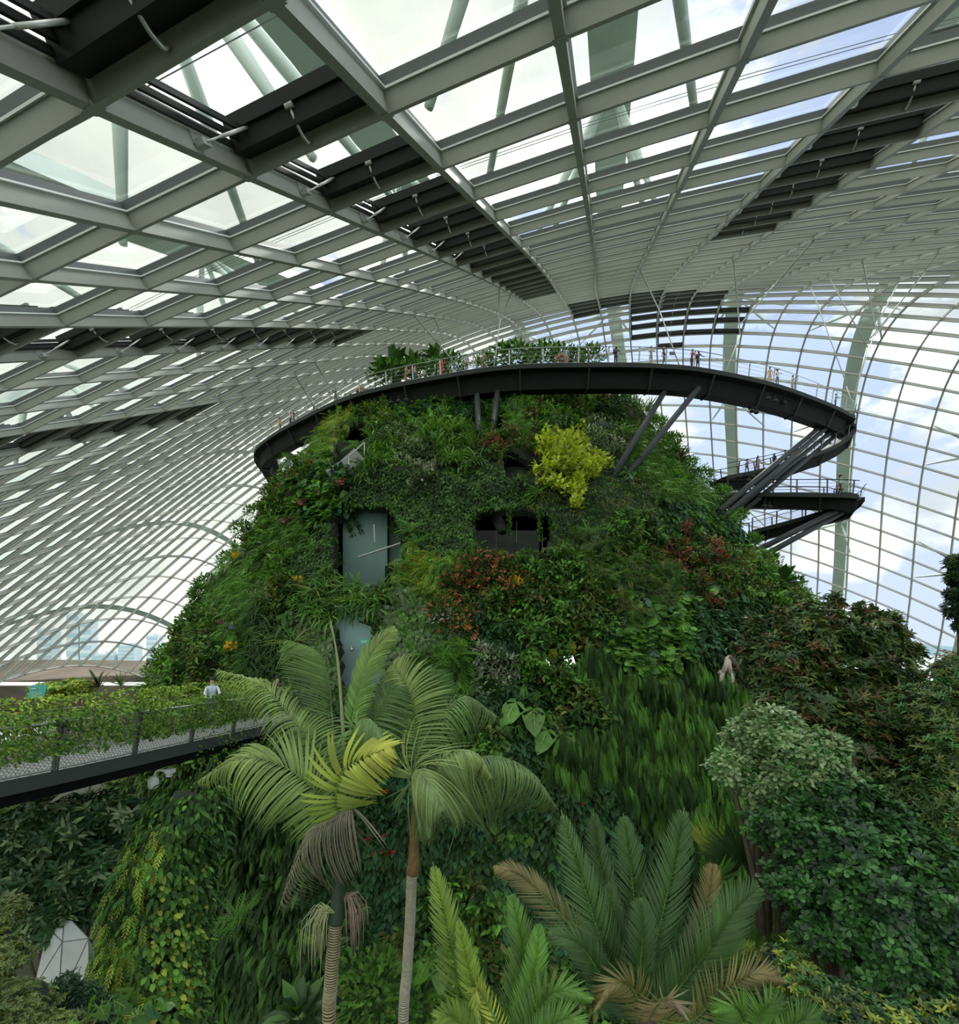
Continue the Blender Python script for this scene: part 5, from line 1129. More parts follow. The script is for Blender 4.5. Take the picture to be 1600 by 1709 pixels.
tree('red_tipped_bush', at(1590, 1300, 12), [(1592, 1110, 12, .45, .35), (1610, 1150, 12, .5, .4)], 'orange-tipped bush at the right edge against the glass', 'bush', .10, .04, ('olive', 'tan', 'rbrown', 'ol2'), 500, 6)
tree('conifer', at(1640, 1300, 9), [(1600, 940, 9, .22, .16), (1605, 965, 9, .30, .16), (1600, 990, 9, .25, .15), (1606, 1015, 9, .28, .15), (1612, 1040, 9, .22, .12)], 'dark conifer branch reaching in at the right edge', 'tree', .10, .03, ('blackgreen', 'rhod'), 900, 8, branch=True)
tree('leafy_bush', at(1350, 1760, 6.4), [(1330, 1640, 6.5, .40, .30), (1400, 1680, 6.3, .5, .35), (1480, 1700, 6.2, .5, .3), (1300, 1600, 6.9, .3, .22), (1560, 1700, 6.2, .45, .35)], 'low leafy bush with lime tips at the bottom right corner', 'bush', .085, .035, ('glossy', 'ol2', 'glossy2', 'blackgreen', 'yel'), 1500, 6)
# left side
tree('magnolia', at(100, 1800, 14), [(40, 1390, 14, 1.0, .7), (110, 1370, 14, 1.1, .7), (180, 1350, 14.5, .9, .5), (60, 1450, 13.6, 1.1, .8), (140, 1440, 13.8, 1.0, .8), (20, 1510, 13.2, .9, .6), (180, 1480, 14, .7, .7), (100, 1520, 13.4, .9, .5), (215, 1400, 14.6, .6, .8)],
     'dark large-leaved tree under the vine covered bridge', 'tree', .34, .115, ('glossy', 'bluish', 'rhod', 'greygreen'), 1700, 6)
tree('boxy_bush', at(30, 1760, 8), [(0, 1590, 8.4, .5, .3), (30, 1665, 8, .5, .28), (20, 1690, 7.6, .6, .4), (95, 1710, 7.6, .45, .2), (10, 1520, 9, .4, .25)],
     'olive brown small-leaved bush in the bottom left corner', 'bush', .075, .035, ('ol2', 'rhod2', 'olive', 'ol2'), 3200, 6)
tree('blue_green_plant', at(120, 1760, 9), [(118, 1650, 9.2, .25, .25), (140, 1665, 9, .3, .25), (155, 1690, 9, .3, .25)], 'dark blue-green plant in front of the faceted pale pavilion', 'plant', .15, .04, ('blackgreen', 'bluish'), 420, 6)
# vine-clad pillar
BP = [(330, 1330, 12.5, .7), (300, 1400, 12, .8), (275, 1480, 11.5, .85), (262, 1570, 11, .88), (254, 1660, 10.5, .9), (250, 1760, 10, .95)]
pl = empty('planted_pillar', at(240, 2000, 10)); PO = pl.location.copy(); tag(pl, 'planted pillar draped in bright ferns and vines below the bridge', 'planted pillar')
g = MB(); g.tube([at(u, v, y)-PO for u, v, y, r in BP], [r*.75 for *_, r in BP], 16); g.build('pillar_core', M_SOIL, pl, True)
cc = cr([at(u, v, y) for u, v, y, r in BP], 10); rr = np.interp(np.linspace(0, 1, len(cc)), np.linspace(0, 1, len(BP)), [r for *_, r in BP])
def on_pillar(n, a0=-2.2, a1=2.2, s0=0, s1=1):
    k = rng.integers(int(s0*(len(cc)-1)), max(int(s0*(len(cc)-1))+1, int(s1*(len(cc)-1))), n); a = rng.uniform(a0, a1, n)
    nn = np.stack([np.sin(a), -np.cos(a), np.full(n, .12)], 1)
    bump = np.array([noise.noise(Vector((x*1.3, y*1.5, k_*.4))) for (x, y, _), k_ in zip(nn, k)])
    p = np.array([cc[q] for q in k])+nn*(rr[k]*(.92+.4*bump))[:, None]+np.stack([np.zeros(n), np.zeros(n), rng.uniform(-.25, .25, n)], 1)
    return p-np.array(PO), norm(nn)
for nm, T, n, L, W, a, b, c, cols, rg in (('ferns', T_FERNS, 1500, .42, .17, .5, .9, .35, ('bright', 'yel', 'ygreen'), (-2.2, .35, .15, 1)), ('broad_vine', T_LEAF, 2600, .19, .085, .5, .7, .5, ('mid', 'bright', 'dark'), (-.5, 2.2, 0, 1)), ('round_vine', T_HEART, 900, .14, .11, .6, .7, .4, ('bright', 'mid', 'yel'), (.4, 1.5, .35, 1)),
                                 ('upper_leaves', T_LEAF, 1500, .30, .11, .5, .7, .5, ('mid', 'glossy', 'dark'), (-2.2, 2.2, 0, .5)), ('moss_trails', T_FERNH, 300, .8, .12, .3, 1.2, .15, ('yel', 'mid', 'bright'), (-2.2, .2, .45, 1))):
    p, nn = on_pillar(n, *rg); pal = np.array([GR[q] for q in cols])
    tag(link(nm, lmesh(nm, [inst(T, p+nn*rng.uniform(0, .22, (n, 1)), nn*a+DN*b+unit(n)*c, nn+np.array([0, 0, .7]), L*rng.uniform(.6, 1.2, n), W, pal[rng.integers(0, len(cols), n)]*rng.uniform(.6, 1.4, (n, 1)))]), pl), kind='stuff')
def placed(kind, u, v, Y_, s, lab, grp=None, tilt=0.3):
    return plant(kind, u, v, s, lab, grp, Y=Y_, tilt=tilt)
placed('sword_fern', 395, 1535, 11.5, .5, 'orange-brown fern fronds right of the planted pillar')
placed('elephant_ear', 170, 1690, 7.5, .35, 'bright broad leaves at the bottom edge under the planted pillar')
placed('climbing_heart_leaf', 230, 1700, 7.8, .55, 'round bright leaves at the bottom edge beside the pillar')
placed('tree_fern_frond_clump', 1310, 1590, 8.5, .42, 'light green fern between the cycad and the glossy shrub')
placed('tree_fern_frond_clump', 1270, 1560, 8.2, .38, 'yellow-green fern just right of the arching cycad frond')
placed('leafy_shrub', 620, 1660, 10.5, .8, 'small leafy shrub between the two palm trunks at the bottom')
placed('leafy_shrub', 680, 1690, 11.5, .8, 'leafy shrub behind the right palm trunk foot')
placed('broad_paddle_plant', 500, 1700, 10.5, .5, 'dark compound-leaf plant left of the banded palm trunk')
placed('elephant_ear', 735, 1600, 11, .45, 'heart-shaped leaf right of the grey palm trunk')
# faceted pavilion roof
fp = empty('faceted_pavilion', at(112, 1640, 13)); tag(fp, 'pale grey faceted pavilion roof among the bushes at lower left', 'pavilion'); FO = fp.location.copy()
def L3(u, v, y): return at(u, v, y)-FO
ap, s1_, s2_, s3_, s4_ = L3(108, 1524, 13), L3(80, 1548, 12.7), L3(104, 1572, 12.3), L3(148, 1566, 12.5), L3(160, 1590, 13)
b1_, b2_, b3_, b4_ = L3(56, 1650, 12.6), L3(96, 1680, 12.2), L3(150, 1680, 12.3), L3(165, 1660, 13); bk = L3(100, 1600, 14.5)
Vf = [ap, s1_, s2_, s3_, s4_, b1_, b2_, b3_, b4_, bk]; Ff = [(0, 1, 2), (0, 2, 3), (0, 3, 4), (1, 5, 2), (5, 6, 2), (2, 6, 3), (6, 7, 3), (3, 7, 4), (7, 8, 4), (0, 4, 9), (0, 9, 1), (1, 9, 5), (4, 8, 9)]
me = bpy.data.meshes.new('roof_panels'); me.from_pydata([tuple(v) for v in Vf], [], Ff); me.materials.append(mat('pavilion_panel', (.52, .56, .55), .5, vary=.12, scale=2)); me.update(); o = link('roof_panels', me, fp)
so = o.modifiers.new('t', 'SOLIDIFY'); so.thickness = .05
g = MB(); done = set()
for f in Ff:
    for a, b in ((f[0], f[1]), (f[1], f[2]), (f[2], f[0])):
        if (min(a, b), max(a, b)) not in done: done.add((min(a, b), max(a, b))); g.tube([Vf[a], Vf[b]], .012, 5)
g.build('seams', M_GBAR, fp)
# pale root sculpture and ledge on the right face of the mountain
h = surf_at(1185, 1120); sp0 = h[2]+m_nrm(h[0], h[1])*1.0
sc0 = empty('root_sculpture', sp0); tag(sc0, 'pale twisted driftwood root sculpture on the right face of the mountain', 'sculpture')
fy = sp0.y/F
def px(dx, dy, dz=0): return Vector((dx*fy, dz, -dy*fy))
g = MB(); g.tube(cr([px(-12, 2), px(-5, 4), px(-2, -8, -.2), px(4, -22), px(3, -6, -.2), px(8, 6), px(6, 18, -.3), px(-3, 26), px(-9, 18, -.2), px(-5, 4)], 4), .14, 8)
g.build('root_loop', mat('driftwood', (.42, .38, .32), .8, vary=.3, scale=3, bump=.3), sc0, True)
g = MB(); g.tube(cr([px(4, -22), px(12, -14), px(22, -6, .2), px(34, 14), px(48, 30, .2)], 4), [.22]*4+[.17]*6+[.10]*7, 8); g.build('trunk_arm', M_BARK, sc0, True)
st = empty('stone_pedestal', sp0+px(12, -8, .9)); tag(st, 'grey stone pedestal behind the driftwood sculpture', 'pedestal')
g = MB(); g.quad_grid([[px(-12+a, b), px(14+c, b), px(14+c, b, .9), px(-12+a, b, .9)] for a, b, c in ((0, -6, 0), (-3, 26, 6))]); g.build('block', M_CONC, st)
g = MB(); g.box(px(0, -8, .4), (46*fy, 1.2, 4*fy)); g.build('slab', M_CONC, st)

# ================================================================== VINE BRIDGE ON THE LEFT
bz = CZ-2.9
NE = [Vector((-14.2, 4.5, bz)), Vector((-12.0, 7.8, bz)), Vector((-10.35, 11.0, bz)), Vector((-9.2, 14.8, bz)), Vector((-8.3, 18.4, bz)), Vector((-7.3, 22.5, bz))]
NC = cr(NE, 8); br = empty('vine_bridge', NC[20]); BO = br.location.copy(); tag(br, 'grey footbridge with mesh railings overgrown by vines at the left', 'footbridge')
W_ = 2.35; SS = []
for k in range(len(NC)):
    tg = (NC[min(k+1, len(NC)-1)]-NC[max(k-1, 0)]).normalized(); SS.append(Vector((-tg.y, tg.x, 0)))
U_ = Vector((0, 0, 1))
def bsweep(prof): return [[p-BO+s_*x+U_*y for x, y in prof] for p, s_ in zip(NC, SS)]
g = MB(); g.quad_grid(bsweep([(0, 0), (W_, 0), (W_, -.04), (0, -.04)])); g.build('deck', mat('bridge_deck', (.36, .37, .38), .75, vary=.12, scale=5), br)
g = MB()
for k in range(0, len(NC)-1):
    for q in (0, .5):
        a = NC[k].lerp(NC[k+1], q)-BO; s_ = SS[k]; g.beam(a+U_*.005, a+s_*W_+U_*.005, .012, .006)
g.build('plank_gaps', M_GBAR, br)
g = MB(); g.quad_grid(bsweep([(-.10, .06), (-.02, .06), (-.02, -.26), (-.10, -.26)])); g.build('edge_fascia', mat('bridge_fascia', (.05, .060, .056), .6, spec=.2), br)
g = MB(); g.quad_grid(bsweep([(.25, -.05), (W_-.2, -.05), (W_-.5, -.62), (.40, -.62)])); g.build('box_girder', M_DARK, br)
g = MB(); g.tube([p-BO+s_*(-.02)+U_*.12 for p, s_ in zip(NC, SS)], .035, 6); g.build('lower_rail', M_RAILW, br, True)
g = MB(); g.tube([p-BO+s_*(-.25)+U_*1.22 for p, s_ in zip(NC, SS)], .022, 6); g.build('hand_rail', M_RAILW, br, True)
g = MB(); g.tube([p-BO+s_*(W_+.25)+U_*1.22 for p, s_ in zip(NC, SS)], .022, 6); g.build('hand_rail', M_RAILW, br, True)
M_BP = mat('bridge_post', (.085, .088, .085), .45)
acc = 0
for k in range(3, len(NC)-1):
    acc += (NC[k]-NC[k-1]).length
    if acc > 1.55:
        acc = 0; p = NC[k]-BO; s_ = SS[k]; tg = Vector((s_.y, -s_.x, 0))
        g = MB(); g.beam(p-s_*.02-U_*.05, p-s_*.25+U_*1.24, .10, .05, tg); g.beam(p-s_*.02+tg*.10, p-s_*.25+tg*.10+U_*1.2, .03, .03, tg); g.build('railing_post', M_BP, br)
        g = MB(); g.beam(p+s_*(W_+.02)-U_*.05, p+s_*(W_+.25)+U_*1.24, .10, .05, tg); g.build('railing_post', M_BP, br)
def mesh_net(side):
    g = MB(); ln = [0]
    for a, b in zip(NC[:-1], NC[1:]): ln.append(ln[-1]+(b-a).length)
    tot = ln[-1]
    def P_(x, h):
        x = min(max(x, 0), tot); k = max(0, min(int(np.searchsorted(ln, x))-1, len(NC)-2)); f = (x-ln[k])/(ln[k+1]-ln[k]+1e-9)
        off = (-.02-.23*h/1.22) if side < 0 else (W_+.02+.23*h/1.22)
        return NC[k].lerp(NC[k+1], f)-BO+SS[k].lerp(SS[k+1], f)*off+U_*h
    x = 2.0
    while x < tot+.5:
        for d in (-.75, .75):
            a, b = P_(x, .1), P_(x+d, 1.2)
            g.beam(a, b, .006, .006)
        x += .085
    tag(g.build('wire_mesh', M_BP, br), kind='stuff')
mesh_net(-1); mesh_net(1)
# vines growing over both railings
GR['vinel'] = (.42, .55, .09)
def vine(name, n, fn, lab, L, cols, T=T_LEAF, W=None):
    p, nn = fn(n); pal = np.array([GR[c] for c in cols]); cl = np.array([noise.noise(Vector(q)*2.2) for q in p])[:, None]
    k = (cl[:, 0]+rng.uniform(-.25, .25, n)) > -.28; p, nn, cl = p[k], nn[k], cl[k]; n = len(p)
    C = pal[rng.integers(0, len(cols), n)]*rng.uniform(.6, 1.4, (n, 1))
    me = lmesh(name, [inst(T, p+nn*cl*.35, nn*.5+DN*.35+unit(n)*.7, nn*.7+np.array([0, 0, .9])+unit(n)*.3, L*rng.uniform(.6, 1.25, n), (W or L*.62), C)])
    return tag(link(name, me), lab, 'vine', kind='stuff')
def bp(n, off, h0, h1, k0, k1, th):
    k = rng.uniform(k0, k1, n); a = np.clip(k.astype(int), 0, len(NC)-2); f = (k-a)[:, None]
    A = np.array([tuple(q) for q in NC]); S_ = np.array([tuple(q) for q in SS])
    h = rng.uniform(h0, h1, n)
    p = A[a]*(1-f)+A[a+1]*f+S_[a]*(off+rng.uniform(-th, th, n))[:, None]; p[:, 2] += h
    return p, -S_[a]*(1 if off > 0 else 1)
vine('railing_vine', 15000, lambda n: bp(n, W_+.25, .15, 1.65, 2, 40, .28), 'lime green vine smothering the far railing of the footbridge', .115, ('ygreen', 'vinel', 'vinel', 'bright', 'ygreen'))
vine('railing_vine', 3200, lambda n: bp(n, W_+.6, -.9, 1.0, 2, 40, .3), 'darker vine hanging outside the far railing of the footbridge', .12, ('mid', 'bright', 'dark'))
vine('railing_vine', 5200, lambda n: bp(n, -.28, .45, 1.5, 14, 36, .18), 'light green vine trailing over the near railing of the footbridge', .115, ('ygreen', 'bright', 'mid'))
vine('railing_vine', 500, lambda n: bp(n, -.28, .75, 1.3, 8, 17, .1), 'few vine sprigs on the near railing at the left edge', .12, ('ygreen', 'bright'))
vine('railing_vine', 900, lambda n: bp(n, -.15, -1.3, .6, 26, 38, .15), 'vine strands hanging off the near edge of the footbridge', .11, ('bright', 'mid', 'ygreen'))
# lime hedge behind the bridge
t = tree('clipped_hedge', at(110, 1200, 22), [(100, 1150, 22, .9, .35), (130, 1145, 22, .7, .35), (80, 1155, 22, .6, .25)], 'bright lime green hedge top behind the vine covered bridge', 'hedge', .14, .08, ('lime', 'bright', 'yel'), 900, 5, branch=False)
placed('bromeliad', 165, 1148, 22, 1.0, 'dark small tufted plant right of the lime hedge'); placed('spiky_agave', 202, 1145, 23, .45, 'small dark palm-like tuft near the left foot of the mountain')
# teal notice board
sg = empty('notice_board', at(60, 1155, 15.5)); tag(sg, 'small teal notice board on the far railing of the footbridge', 'sign')
g = MB(); g.quad_grid([[Vector((x, y, z)) for x, y, z in ((-.26, 0, -.2), (.24, 0, -.17), (.29, .05, .22), (-.20, .05, .20))], [Vector((x, y+.03, z)) for x, y, z in ((-.26, 0, -.2), (.24, 0, -.17), (.29, .05, .22), (-.20, .05, .20))]]); g.build('board', mat('board_teal', (.05, .33, .30), .4, col2=(.07, .38, .34), scale=3), sg)
M_CREAM = mat('board_ink', (.62, .70, .50), .5)
o = text('lettering', 'Clean', .13, (.04, .0, -.06), M_CREAM, sg, rot=(PI/2+.1, -.05, .0)); g = MB(); g.box((-.06, -.005, .10), (.16, .01, .03)); g.build('header_line', M_CREAM, sg)
# floodlight on a curved arm
fl = empty('dome_camera', at(256, 1306, 15)); tag(fl, 'white dome security camera on a curved arm under the footbridge', 'camera'); q0 = fl.location.copy()
MW = mat('camera_white', (.55, .60, .56), .4)
g = MB(); g.tube([(0, 0, -.17), (0, 0, -.12), (0, 0, .06), (.02, 0, .15), (.03, 0, .20)], [.13, .15, .15, .12, .05], 14); g.build('housing', MW, fl, True)
g = MB(); g.tube(cr([(.03, 0, .2), (.08, 0, .32), (.20, 0, .36), (.36, 0, .33)], 5), .035, 8); g.build('arm', MW, fl, True)
g = MB(); g.box((.46, .05, .33), (.22, .2, .12)); g.box((.44, .05, .22), (.12, .14, .12)); g.build('wall_bracket', MW, fl)
# ================================================================== OUTSIDE THE GLASS
bk_ = MB(); bk_.quad_grid([[Vector((x, 165, -3)), Vector((x, 150, CZ-8.5+1.2*math.sin(x*.05))), Vector((x, 170, CZ-4.2+1.0*math.sin(x*.04+1))), Vector((x, 230, CZ-5)), Vector((x, 230, -3))] for x in range(-260, -60, 8)])
tag(bk_.build('earth_bank', mat('bare_bank', (.14, .115, .085), .95, vary=.5, scale=.12)), 'bare brown earth bank outside the glass at the far left', 'bank')
g = MB(); g.box((-190, 148, CZ-9.8), (200, 3, .8)); tag(g.build('kerb_wall', mat('white_kerb', (.75, .76, .73), .6)), 'low white wall outside the foot of the glass at the far left', 'wall')
def tower(u0, u1, vt, Y_, lab, m):
    a, b = at(u0, 1103, Y_), at(u1, vt, Y_); w = b.x-a.x; hgt = b.z+2
    t = empty('office_tower', ((a.x+b.x)/2, Y_, -2)); tag(t, lab, 'building')
    g = MB(); g.box((0, 0, hgt/2), (w, w*.8, hgt)); g.build('facade', m, t)
    g = MB(); g.box((0, 0, hgt+w*.03), (w*.8, w*.6, w*.06)); g.box((w*.1, 0, hgt+w*.1), (w*.3, w*.3, w*.12)); g.build('roof_plant', m, t)
    g = MB()
    n = max(6, int(hgt/14))
    for k in range(n): g.box((0, -w*.4-.3, hgt*(k+.5)/n), (w*.94, .8, hgt/n*.45))
    g.build('window_band', M_TWIN, t)
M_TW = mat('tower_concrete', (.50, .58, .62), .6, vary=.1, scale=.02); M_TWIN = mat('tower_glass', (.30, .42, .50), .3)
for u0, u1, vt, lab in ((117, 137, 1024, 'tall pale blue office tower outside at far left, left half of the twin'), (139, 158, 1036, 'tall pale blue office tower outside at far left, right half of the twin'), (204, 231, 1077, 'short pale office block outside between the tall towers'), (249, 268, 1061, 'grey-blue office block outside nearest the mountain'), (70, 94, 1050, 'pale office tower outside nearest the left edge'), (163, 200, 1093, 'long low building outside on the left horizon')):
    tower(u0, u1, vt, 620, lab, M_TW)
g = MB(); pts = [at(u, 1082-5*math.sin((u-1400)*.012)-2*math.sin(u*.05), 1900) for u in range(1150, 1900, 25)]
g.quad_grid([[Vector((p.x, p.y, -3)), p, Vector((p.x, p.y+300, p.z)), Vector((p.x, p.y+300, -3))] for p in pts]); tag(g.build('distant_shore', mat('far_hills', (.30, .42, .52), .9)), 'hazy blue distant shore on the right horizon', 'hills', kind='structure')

# ================================================================== VISITORS
SKIN = mat('skin', (.45, .27, .18), .6); HAIRM = mat('dark_hair', (.02, .016, .014), .7)
CM = {}
def cloth(c):
    if c not in CM: CM[c] = mat('cloth_%d' % len(CM), c, .85, vary=.12, scale=12)
    return CM[c]
PROT = {}
def person(loc, face, h, shirt, trousers, label, pose='stand', hat=None, pack=False, skirt=False, bald=False, grp=None):
    """a visitor, feet at loc, looking towards angle face (0 = towards the photographer)"""
    S = h/1.7
    J = {'pel': (0, 0, .92), 'wst': (0, 0, 1.08), 'chs': (0, .01, 1.30), 'nck': (0, 0, 1.46), 'hd0': (0, -.02, 1.54), 'hd1': (0, -.02, 1.66)}
    hipx, shx = .09, .17
    lk = {'stand': (0, 0), 'walk': (.22, -.2), 'lean': (.05, -.08), 'crouch': (0, 0)}[pose]
    E_, V = [], []
    def add(p, r): V.append((p, r)); return len(V)-1
    lean = .12 if pose == 'lean' else 0
    pel = add((0, 0, .92), (.125, .10)); wst = add((0, -lean*.3, 1.08), (.115, .085)); chs = add((0, -lean*.8, 1.30), (.145, .10)); nck = add((0, -lean, 1.45), (.055, .055)); hd0 = add((0, -lean-.02, 1.53), (.075, .085)); hd1 = add((0, -lean-.02, 1.64), (.072, .085))
    E_ += [(pel, wst), (wst, chs), (chs, nck), (nck, hd0), (hd0, hd1)]
    for s_, l in ((-1, lk[0]), (1, lk[1])):
        a = add((s_*hipx, -l*.1, .84), (.085, .085)); b = add((s_*hipx*1.05, -l*.5-.01, .48), (.06, .06)); c = add((s_*hipx*1.1, -l+ (0.0), .09), (.042, .042)); d = add((s_*hipx*1.2, -l-.14, .04), (.04, .032))
        E_ += [(pel, a), (a, b), (b, c), (c, d)]
    arms = {'stand': [((.24, -.02, 1.10), (.25, -.10, .88)), ((.24, -.02, 1.10), (.25, -.10, .88))], 'walk': [((.24, .10, 1.12), (.25, .14, .9)), ((.24, -.1, 1.12), (.25, -.22, .92))],
            'lean': [((.24, -.2, 1.12), (.2, -.42, 1.16)), ((.24, -.2, 1.12), (.2, -.42, 1.16))], 'phone': []}
    am = arms.get(pose, arms['stand'])
    if hat == 'raised': am = [((.26, -.18, 1.30), (.14, -.34, 1.52)), ((.26, -.18, 1.30), (.14, -.34, 1.52))]
    for s_, (el, hn) in zip((-1, 1), am):
        a = add((s_*shx, -lean*.8, 1.37), (.058, .055)); b = add((s_*el[0], el[1]-lean*.6, el[2]), (.042, .042)); c = add((s_*hn[0], hn[1]-lean*.5, hn[2]), (.03, .03)); d = add((s_*(hn[0]), hn[1]-lean*.5-.05, hn[2]-.06), (.032, .02)); e = add((s_*(hn[0]-.01), hn[1]-lean*.5-.06, hn[2]-.12), (.018, .012))
        E_ += [(chs, a), (a, b), (b, c), (c, d), (d, e)]
    key = (pose, hat == 'raised')
    t = empty('person', loc, face); t.scale = (S, S, S); tag(t, label, 'person', grp)
    if key not in PROT:
        me = bpy.data.meshes.new('body'); me.from_pydata([v for v, r in V], E_, []); o = bpy.data.objects.new('body', me); COL.objects.link(o)
        o.modifiers.new('skin', 'SKIN'); sd_ = o.modifiers.new('sub', 'SUBSURF'); sd_.levels = 1
        for k, (v, r) in enumerate(V): me.skin_vertices[0].data[k].radius = r
        me.skin_vertices[0].data[0].use_root = True
        dg = bpy.context.evaluated_depsgraph_get(); m2 = bpy.data.meshes.new_from_object(o.evaluated_get(dg)); bpy.data.objects.remove(o)
        PROT[key] = m2
    m2 = PROT[key].copy(); m2.materials.clear()
    for mm in (SKIN, cloth(shirt), cloth(trousers), M_POST): m2.materials.append(mm)
    for p in m2.polygons:
        c = p.center; arm = abs(c.x) > .205
        mi = 0
        if c.z > 1.455: mi = 0
        elif c.z > .98 and not arm: mi = 1
        elif arm and c.z > 1.15: mi = 1
        elif arm: mi = 0
        elif c.z < .085: mi = 3
        elif c.z > .3 or not skirt: mi = 2
        p.material_index = mi; p.use_smooth = True
    link('body', m2, t)
    g = MB()
    if not bald:
        g.tube([(0, -lean+.012, 1.745), (0, -lean+.012, 1.72), (0, -lean+.02, 1.66), (0, -lean+.045, 1.58), (0, -lean+.05, 1.50)], [.02, .075, .098, .085, .05], 10); g.build('hair', HAIRM, t, True)
    g = MB(); g.ball((0, -lean-.105, 1.585), .018); g.build('nose', SKIN, t)
    g = MB(); [g.ball((s_*.03, -lean-.098, 1.615), .012) for s_ in (-1, 1)]; g.build('eyes', HAIRM, t)
    if hat and hat != 'raised':
        g = MB(); g.tube([(0, -lean, 1.69), (0, -lean, 1.70), (0, -lean, 1.715), (0, -lean, 1.80), (0, -lean, 1.82)], [.20, .21, .105, .095, .03], 14); g.build('hat', cloth(hat), t, True)
    if skirt:
        g = MB(); g.tube([(0, 0, 1.05), (0, 0, .9), (0, 0, .45)], [.13, .17, .23], 12); g.build('skirt', cloth(trousers), t, True)
    if pack:
        g = MB(); g.tube([(0, .13, 1.00), (0, .17, 1.05), (0, .17, 1.32), (0, .12, 1.40)], [.09, .13, .12, .06], 8); g.build('backpack', cloth((.03, .03, .035)), t, True)
    return t
def on_path(C, S, u, inset=.7):
    """point on a walkway whose deck edge shows at column u"""
    b = min(range(len(C)), key=lambda k: abs(CU+F*C[k].x/C[k].y-u)); return C[b]+S[b]*inset+Vector((0, 0, .04))
RW = [  # u, facing, shirt, trousers, pose, hat, pack, label
 (462, .3, (.75, .48, .05), (.05, .05, .06), 'stand', None, False, 'person in an orange yellow shirt at the left bend of the ring walkway'),
 (478, -.6, (.5, .5, .52), (.03, .04, .06), 'stand', 'raised', False, 'person raising a phone at the left bend of the ring walkway'),
 (484, .5, (.25, .05, .05), (.03, .04, .06), 'stand', None, False, 'person in dark red beside the one raising a phone'),
 (503, 2.0, (.5, .55, .6), (.12, .16, .22), 'stand', None, False, 'person in a pale blue shirt near the left end of the ring'),
 (521, 1.0, (.55, .62, .68), (.3, .3, .3), 'lean', None, False, 'person in white leaning on the ring railing at left'),
 (557, .2, (.14, .12, .12), (.1, .1, .1), 'stand', None, False, 'person in dark clothes beside a peach flower bunch on the ring'),
 (673, .8, (.5, .25, .2), (.4, .2, .15), 'lean', None, False, 'small person in pink leaning at the railing left of the woman in beige'),
 (689, 1.2, (.52, .42, .36), (.10, .12, .16), 'stand', None, False, 'woman in beige top and blue trousers on the ring walkway'),
 (735, .3, (.72, .03, .04), (.70, .03, .04), 'walk', 'raised', False, 'person in bright red shirt and shorts on the ring walkway'),
 (770, .6, (.35, .36, .5), (.1, .1, .14), 'stand', None, False, 'person in a striped blue top right of the one in red'),
 (782, -.4, (.6, .5, .5), (.3, .2, .2), 'stand', None, False, 'person in pale pink beside the one in striped blue'),
 (806, .9, (.45, .32, .22), (.2, .15, .1), 'lean', None, False, 'person in tan leaning over the ring railing near centre'),
 (946, 2.6, (.35, .45, .55), (.45, .25, .2), 'stand', None, False, 'person in a blue striped shirt beside the pink blossom cluster'),
 (975, 1.2, (.10, .10, .12), (.05, .05, .07), 'stand', None, False, 'person in black standing right of the pink blossom cluster'),
 (1033, 2.2, (.03, .03, .04), (.03, .03, .04), 'lean', None, True, 'person in black with backpack leaning alone at centre right of the ring'),
 (1094, .0, (.5, .42, .3), (.4, .35, .3), 'lean', None, False, 'person with pale hat half hidden behind the ring edge'),
 (1106, 1.0, (.04, .05, .06), (.06, .09, .14), 'walk', (.5, .36, .16), False, 'person in dark top and straw hat walking on the ring'),
 (1158, .4, (.4, .05, .05), (.05, .05, .05), 'lean', None, False, 'small person just left of the dark leaning visitor on the ring'),
 (1170, 1.8, (.04, .04, .05), (.04, .04, .05), 'lean', None, True, 'dark leaning visitor at the railing right of the straw hat walker'),
 (1289, -.8, (.62, .40, .18), (.55, .4, .3), 'stand', None, False, 'person in an orange tan top near the right tip of the ring'),
 (1307, -.2, (.72, .70, .70), (.2, .2, .2), 'lean', (.7, .68, .62), False, 'person in white with a white hat near the right tip of the ring'),
 (1330, .2, (.66, .56, .54), (.4, .35, .3), 'lean', None, False, 'person in pale pink nearest the right tip of the ring'),
 (1400, .5, (.25, .32, .42), (.06, .08, .1), 'lean', None, False, 'person in blue at the very tip of the ring walkway')]
for u, f, a, b, pose, hat, pack, lab in RW:
    person(on_path(C1, S1, u, .38), f, 1.76+.08*math.sin(u), a, b, lab, pose, hat, pack)
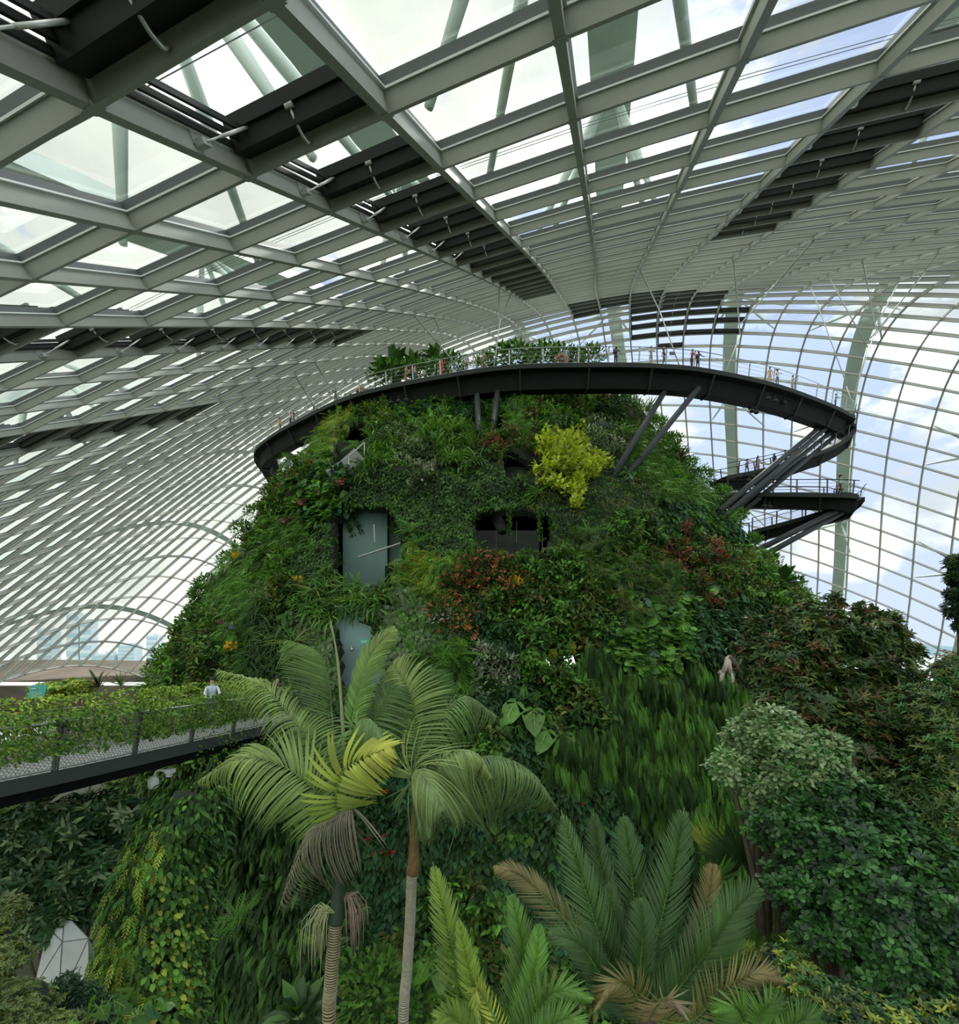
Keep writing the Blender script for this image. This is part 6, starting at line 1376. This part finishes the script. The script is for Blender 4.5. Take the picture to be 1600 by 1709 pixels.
for u, f, a, b, pose, hat, pack, lab, h in (
 (1241, -1.0, (.25, .24, .22), (.06, .12, .10), 'walk', (.4, .4, .4), False, 'woman in grey with teal skirt on the descending walkway', 1.66),
 (1262, .1, (.42, .36, .34), (.34, .28, .27), 'stand', None, False, 'tall person in pale grey with arms out on the descending walkway', 1.78),
 (1256, .1, (.4, .08, .1), (.2, .05, .05), 'stand', None, False, 'child in red beside the tall person in pale grey', 1.1),
 (1285, 3.0, (.05, .045, .04), (.05, .045, .05), 'stand', None, True, 'dark clothed person with backpack on the descending walkway', 1.55),
 (1305, .6, (.07, .06, .08), (.05, .05, .05), 'stand', None, False, 'person in dark patterned top near the bend of the descending walkway', 1.6),
 (1319, -.5, (.35, .2, .15), (.3, .2, .15), 'stand', None, False, 'person in brown at the bend of the descending walkway', 1.6)):
    person(on_path(C2, S2, u, .38), f, h, a, b, lab, pose, hat, pack)
person(on_path(C3, S3, 1404, .38), .4, 1.85, (.30, .50, .52), (.03, .03, .035), 'person in light teal shirt and red-brown hat on the lower lookout', 'walk', (.28, .08, .07), False)
person(on_path(C3, S3, 1398, .38), .2, .95, (.5, .1, .15), (.1, .05, .1), 'small child beside the visitor in teal on the lower lookout')
k_ = 33; person(NC[k_]+SS[k_]*(W_-.3)+Vector((0, 0, .01)), .5, 1.85, (.62, .72, .85), (.1, .1, .15), 'person in a white and pale blue shirt on the footbridge behind the vines', 'lean', None, False, bald=False)
k_ = 40; person(NC[k_]+SS[k_]*(W_-.5)+Vector((0, 0, .01)), .5, 1.7, (.10, .06, .06), (.05, .05, .06), 'dark haired person on the footbridge behind the palm frond')
# blossom bunches and a small info plate on the ring
for u, lab in ((560, 'peach blossom bunch on the mountain rim behind the ring at left'), (948, 'pale pink blossom bunch on the mountain rim behind the ring at centre')):
    t = bush('blossom_shrub', 60, .55, .25, .1, ('mid', 'dark')); petals(t, 90, .8, .16, [(.62, .36, .30), (.66, .45, .36)]); p = on_path(C1, S1, u, 3.6); t.location = p+Vector((0, 0, 2.2)); tag(t, lab, 'flower')
    g = MB(); g.tube([(0, 0, -4), (0, 0, .1)], .05, 6); g.build('stem', M_BARK, t, True)
ip = empty('info_plate', on_path(C1, S1, 1124, 0)+Vector((0, -.1, 1.05))); tag(ip, 'small rectangular plate fixed on the ring railing right of the straw hat walker', 'plate'); g = MB(); g.box((0, 0, 0), (.5, .04, .32)); g.build('plate', M_GBAR, ip)
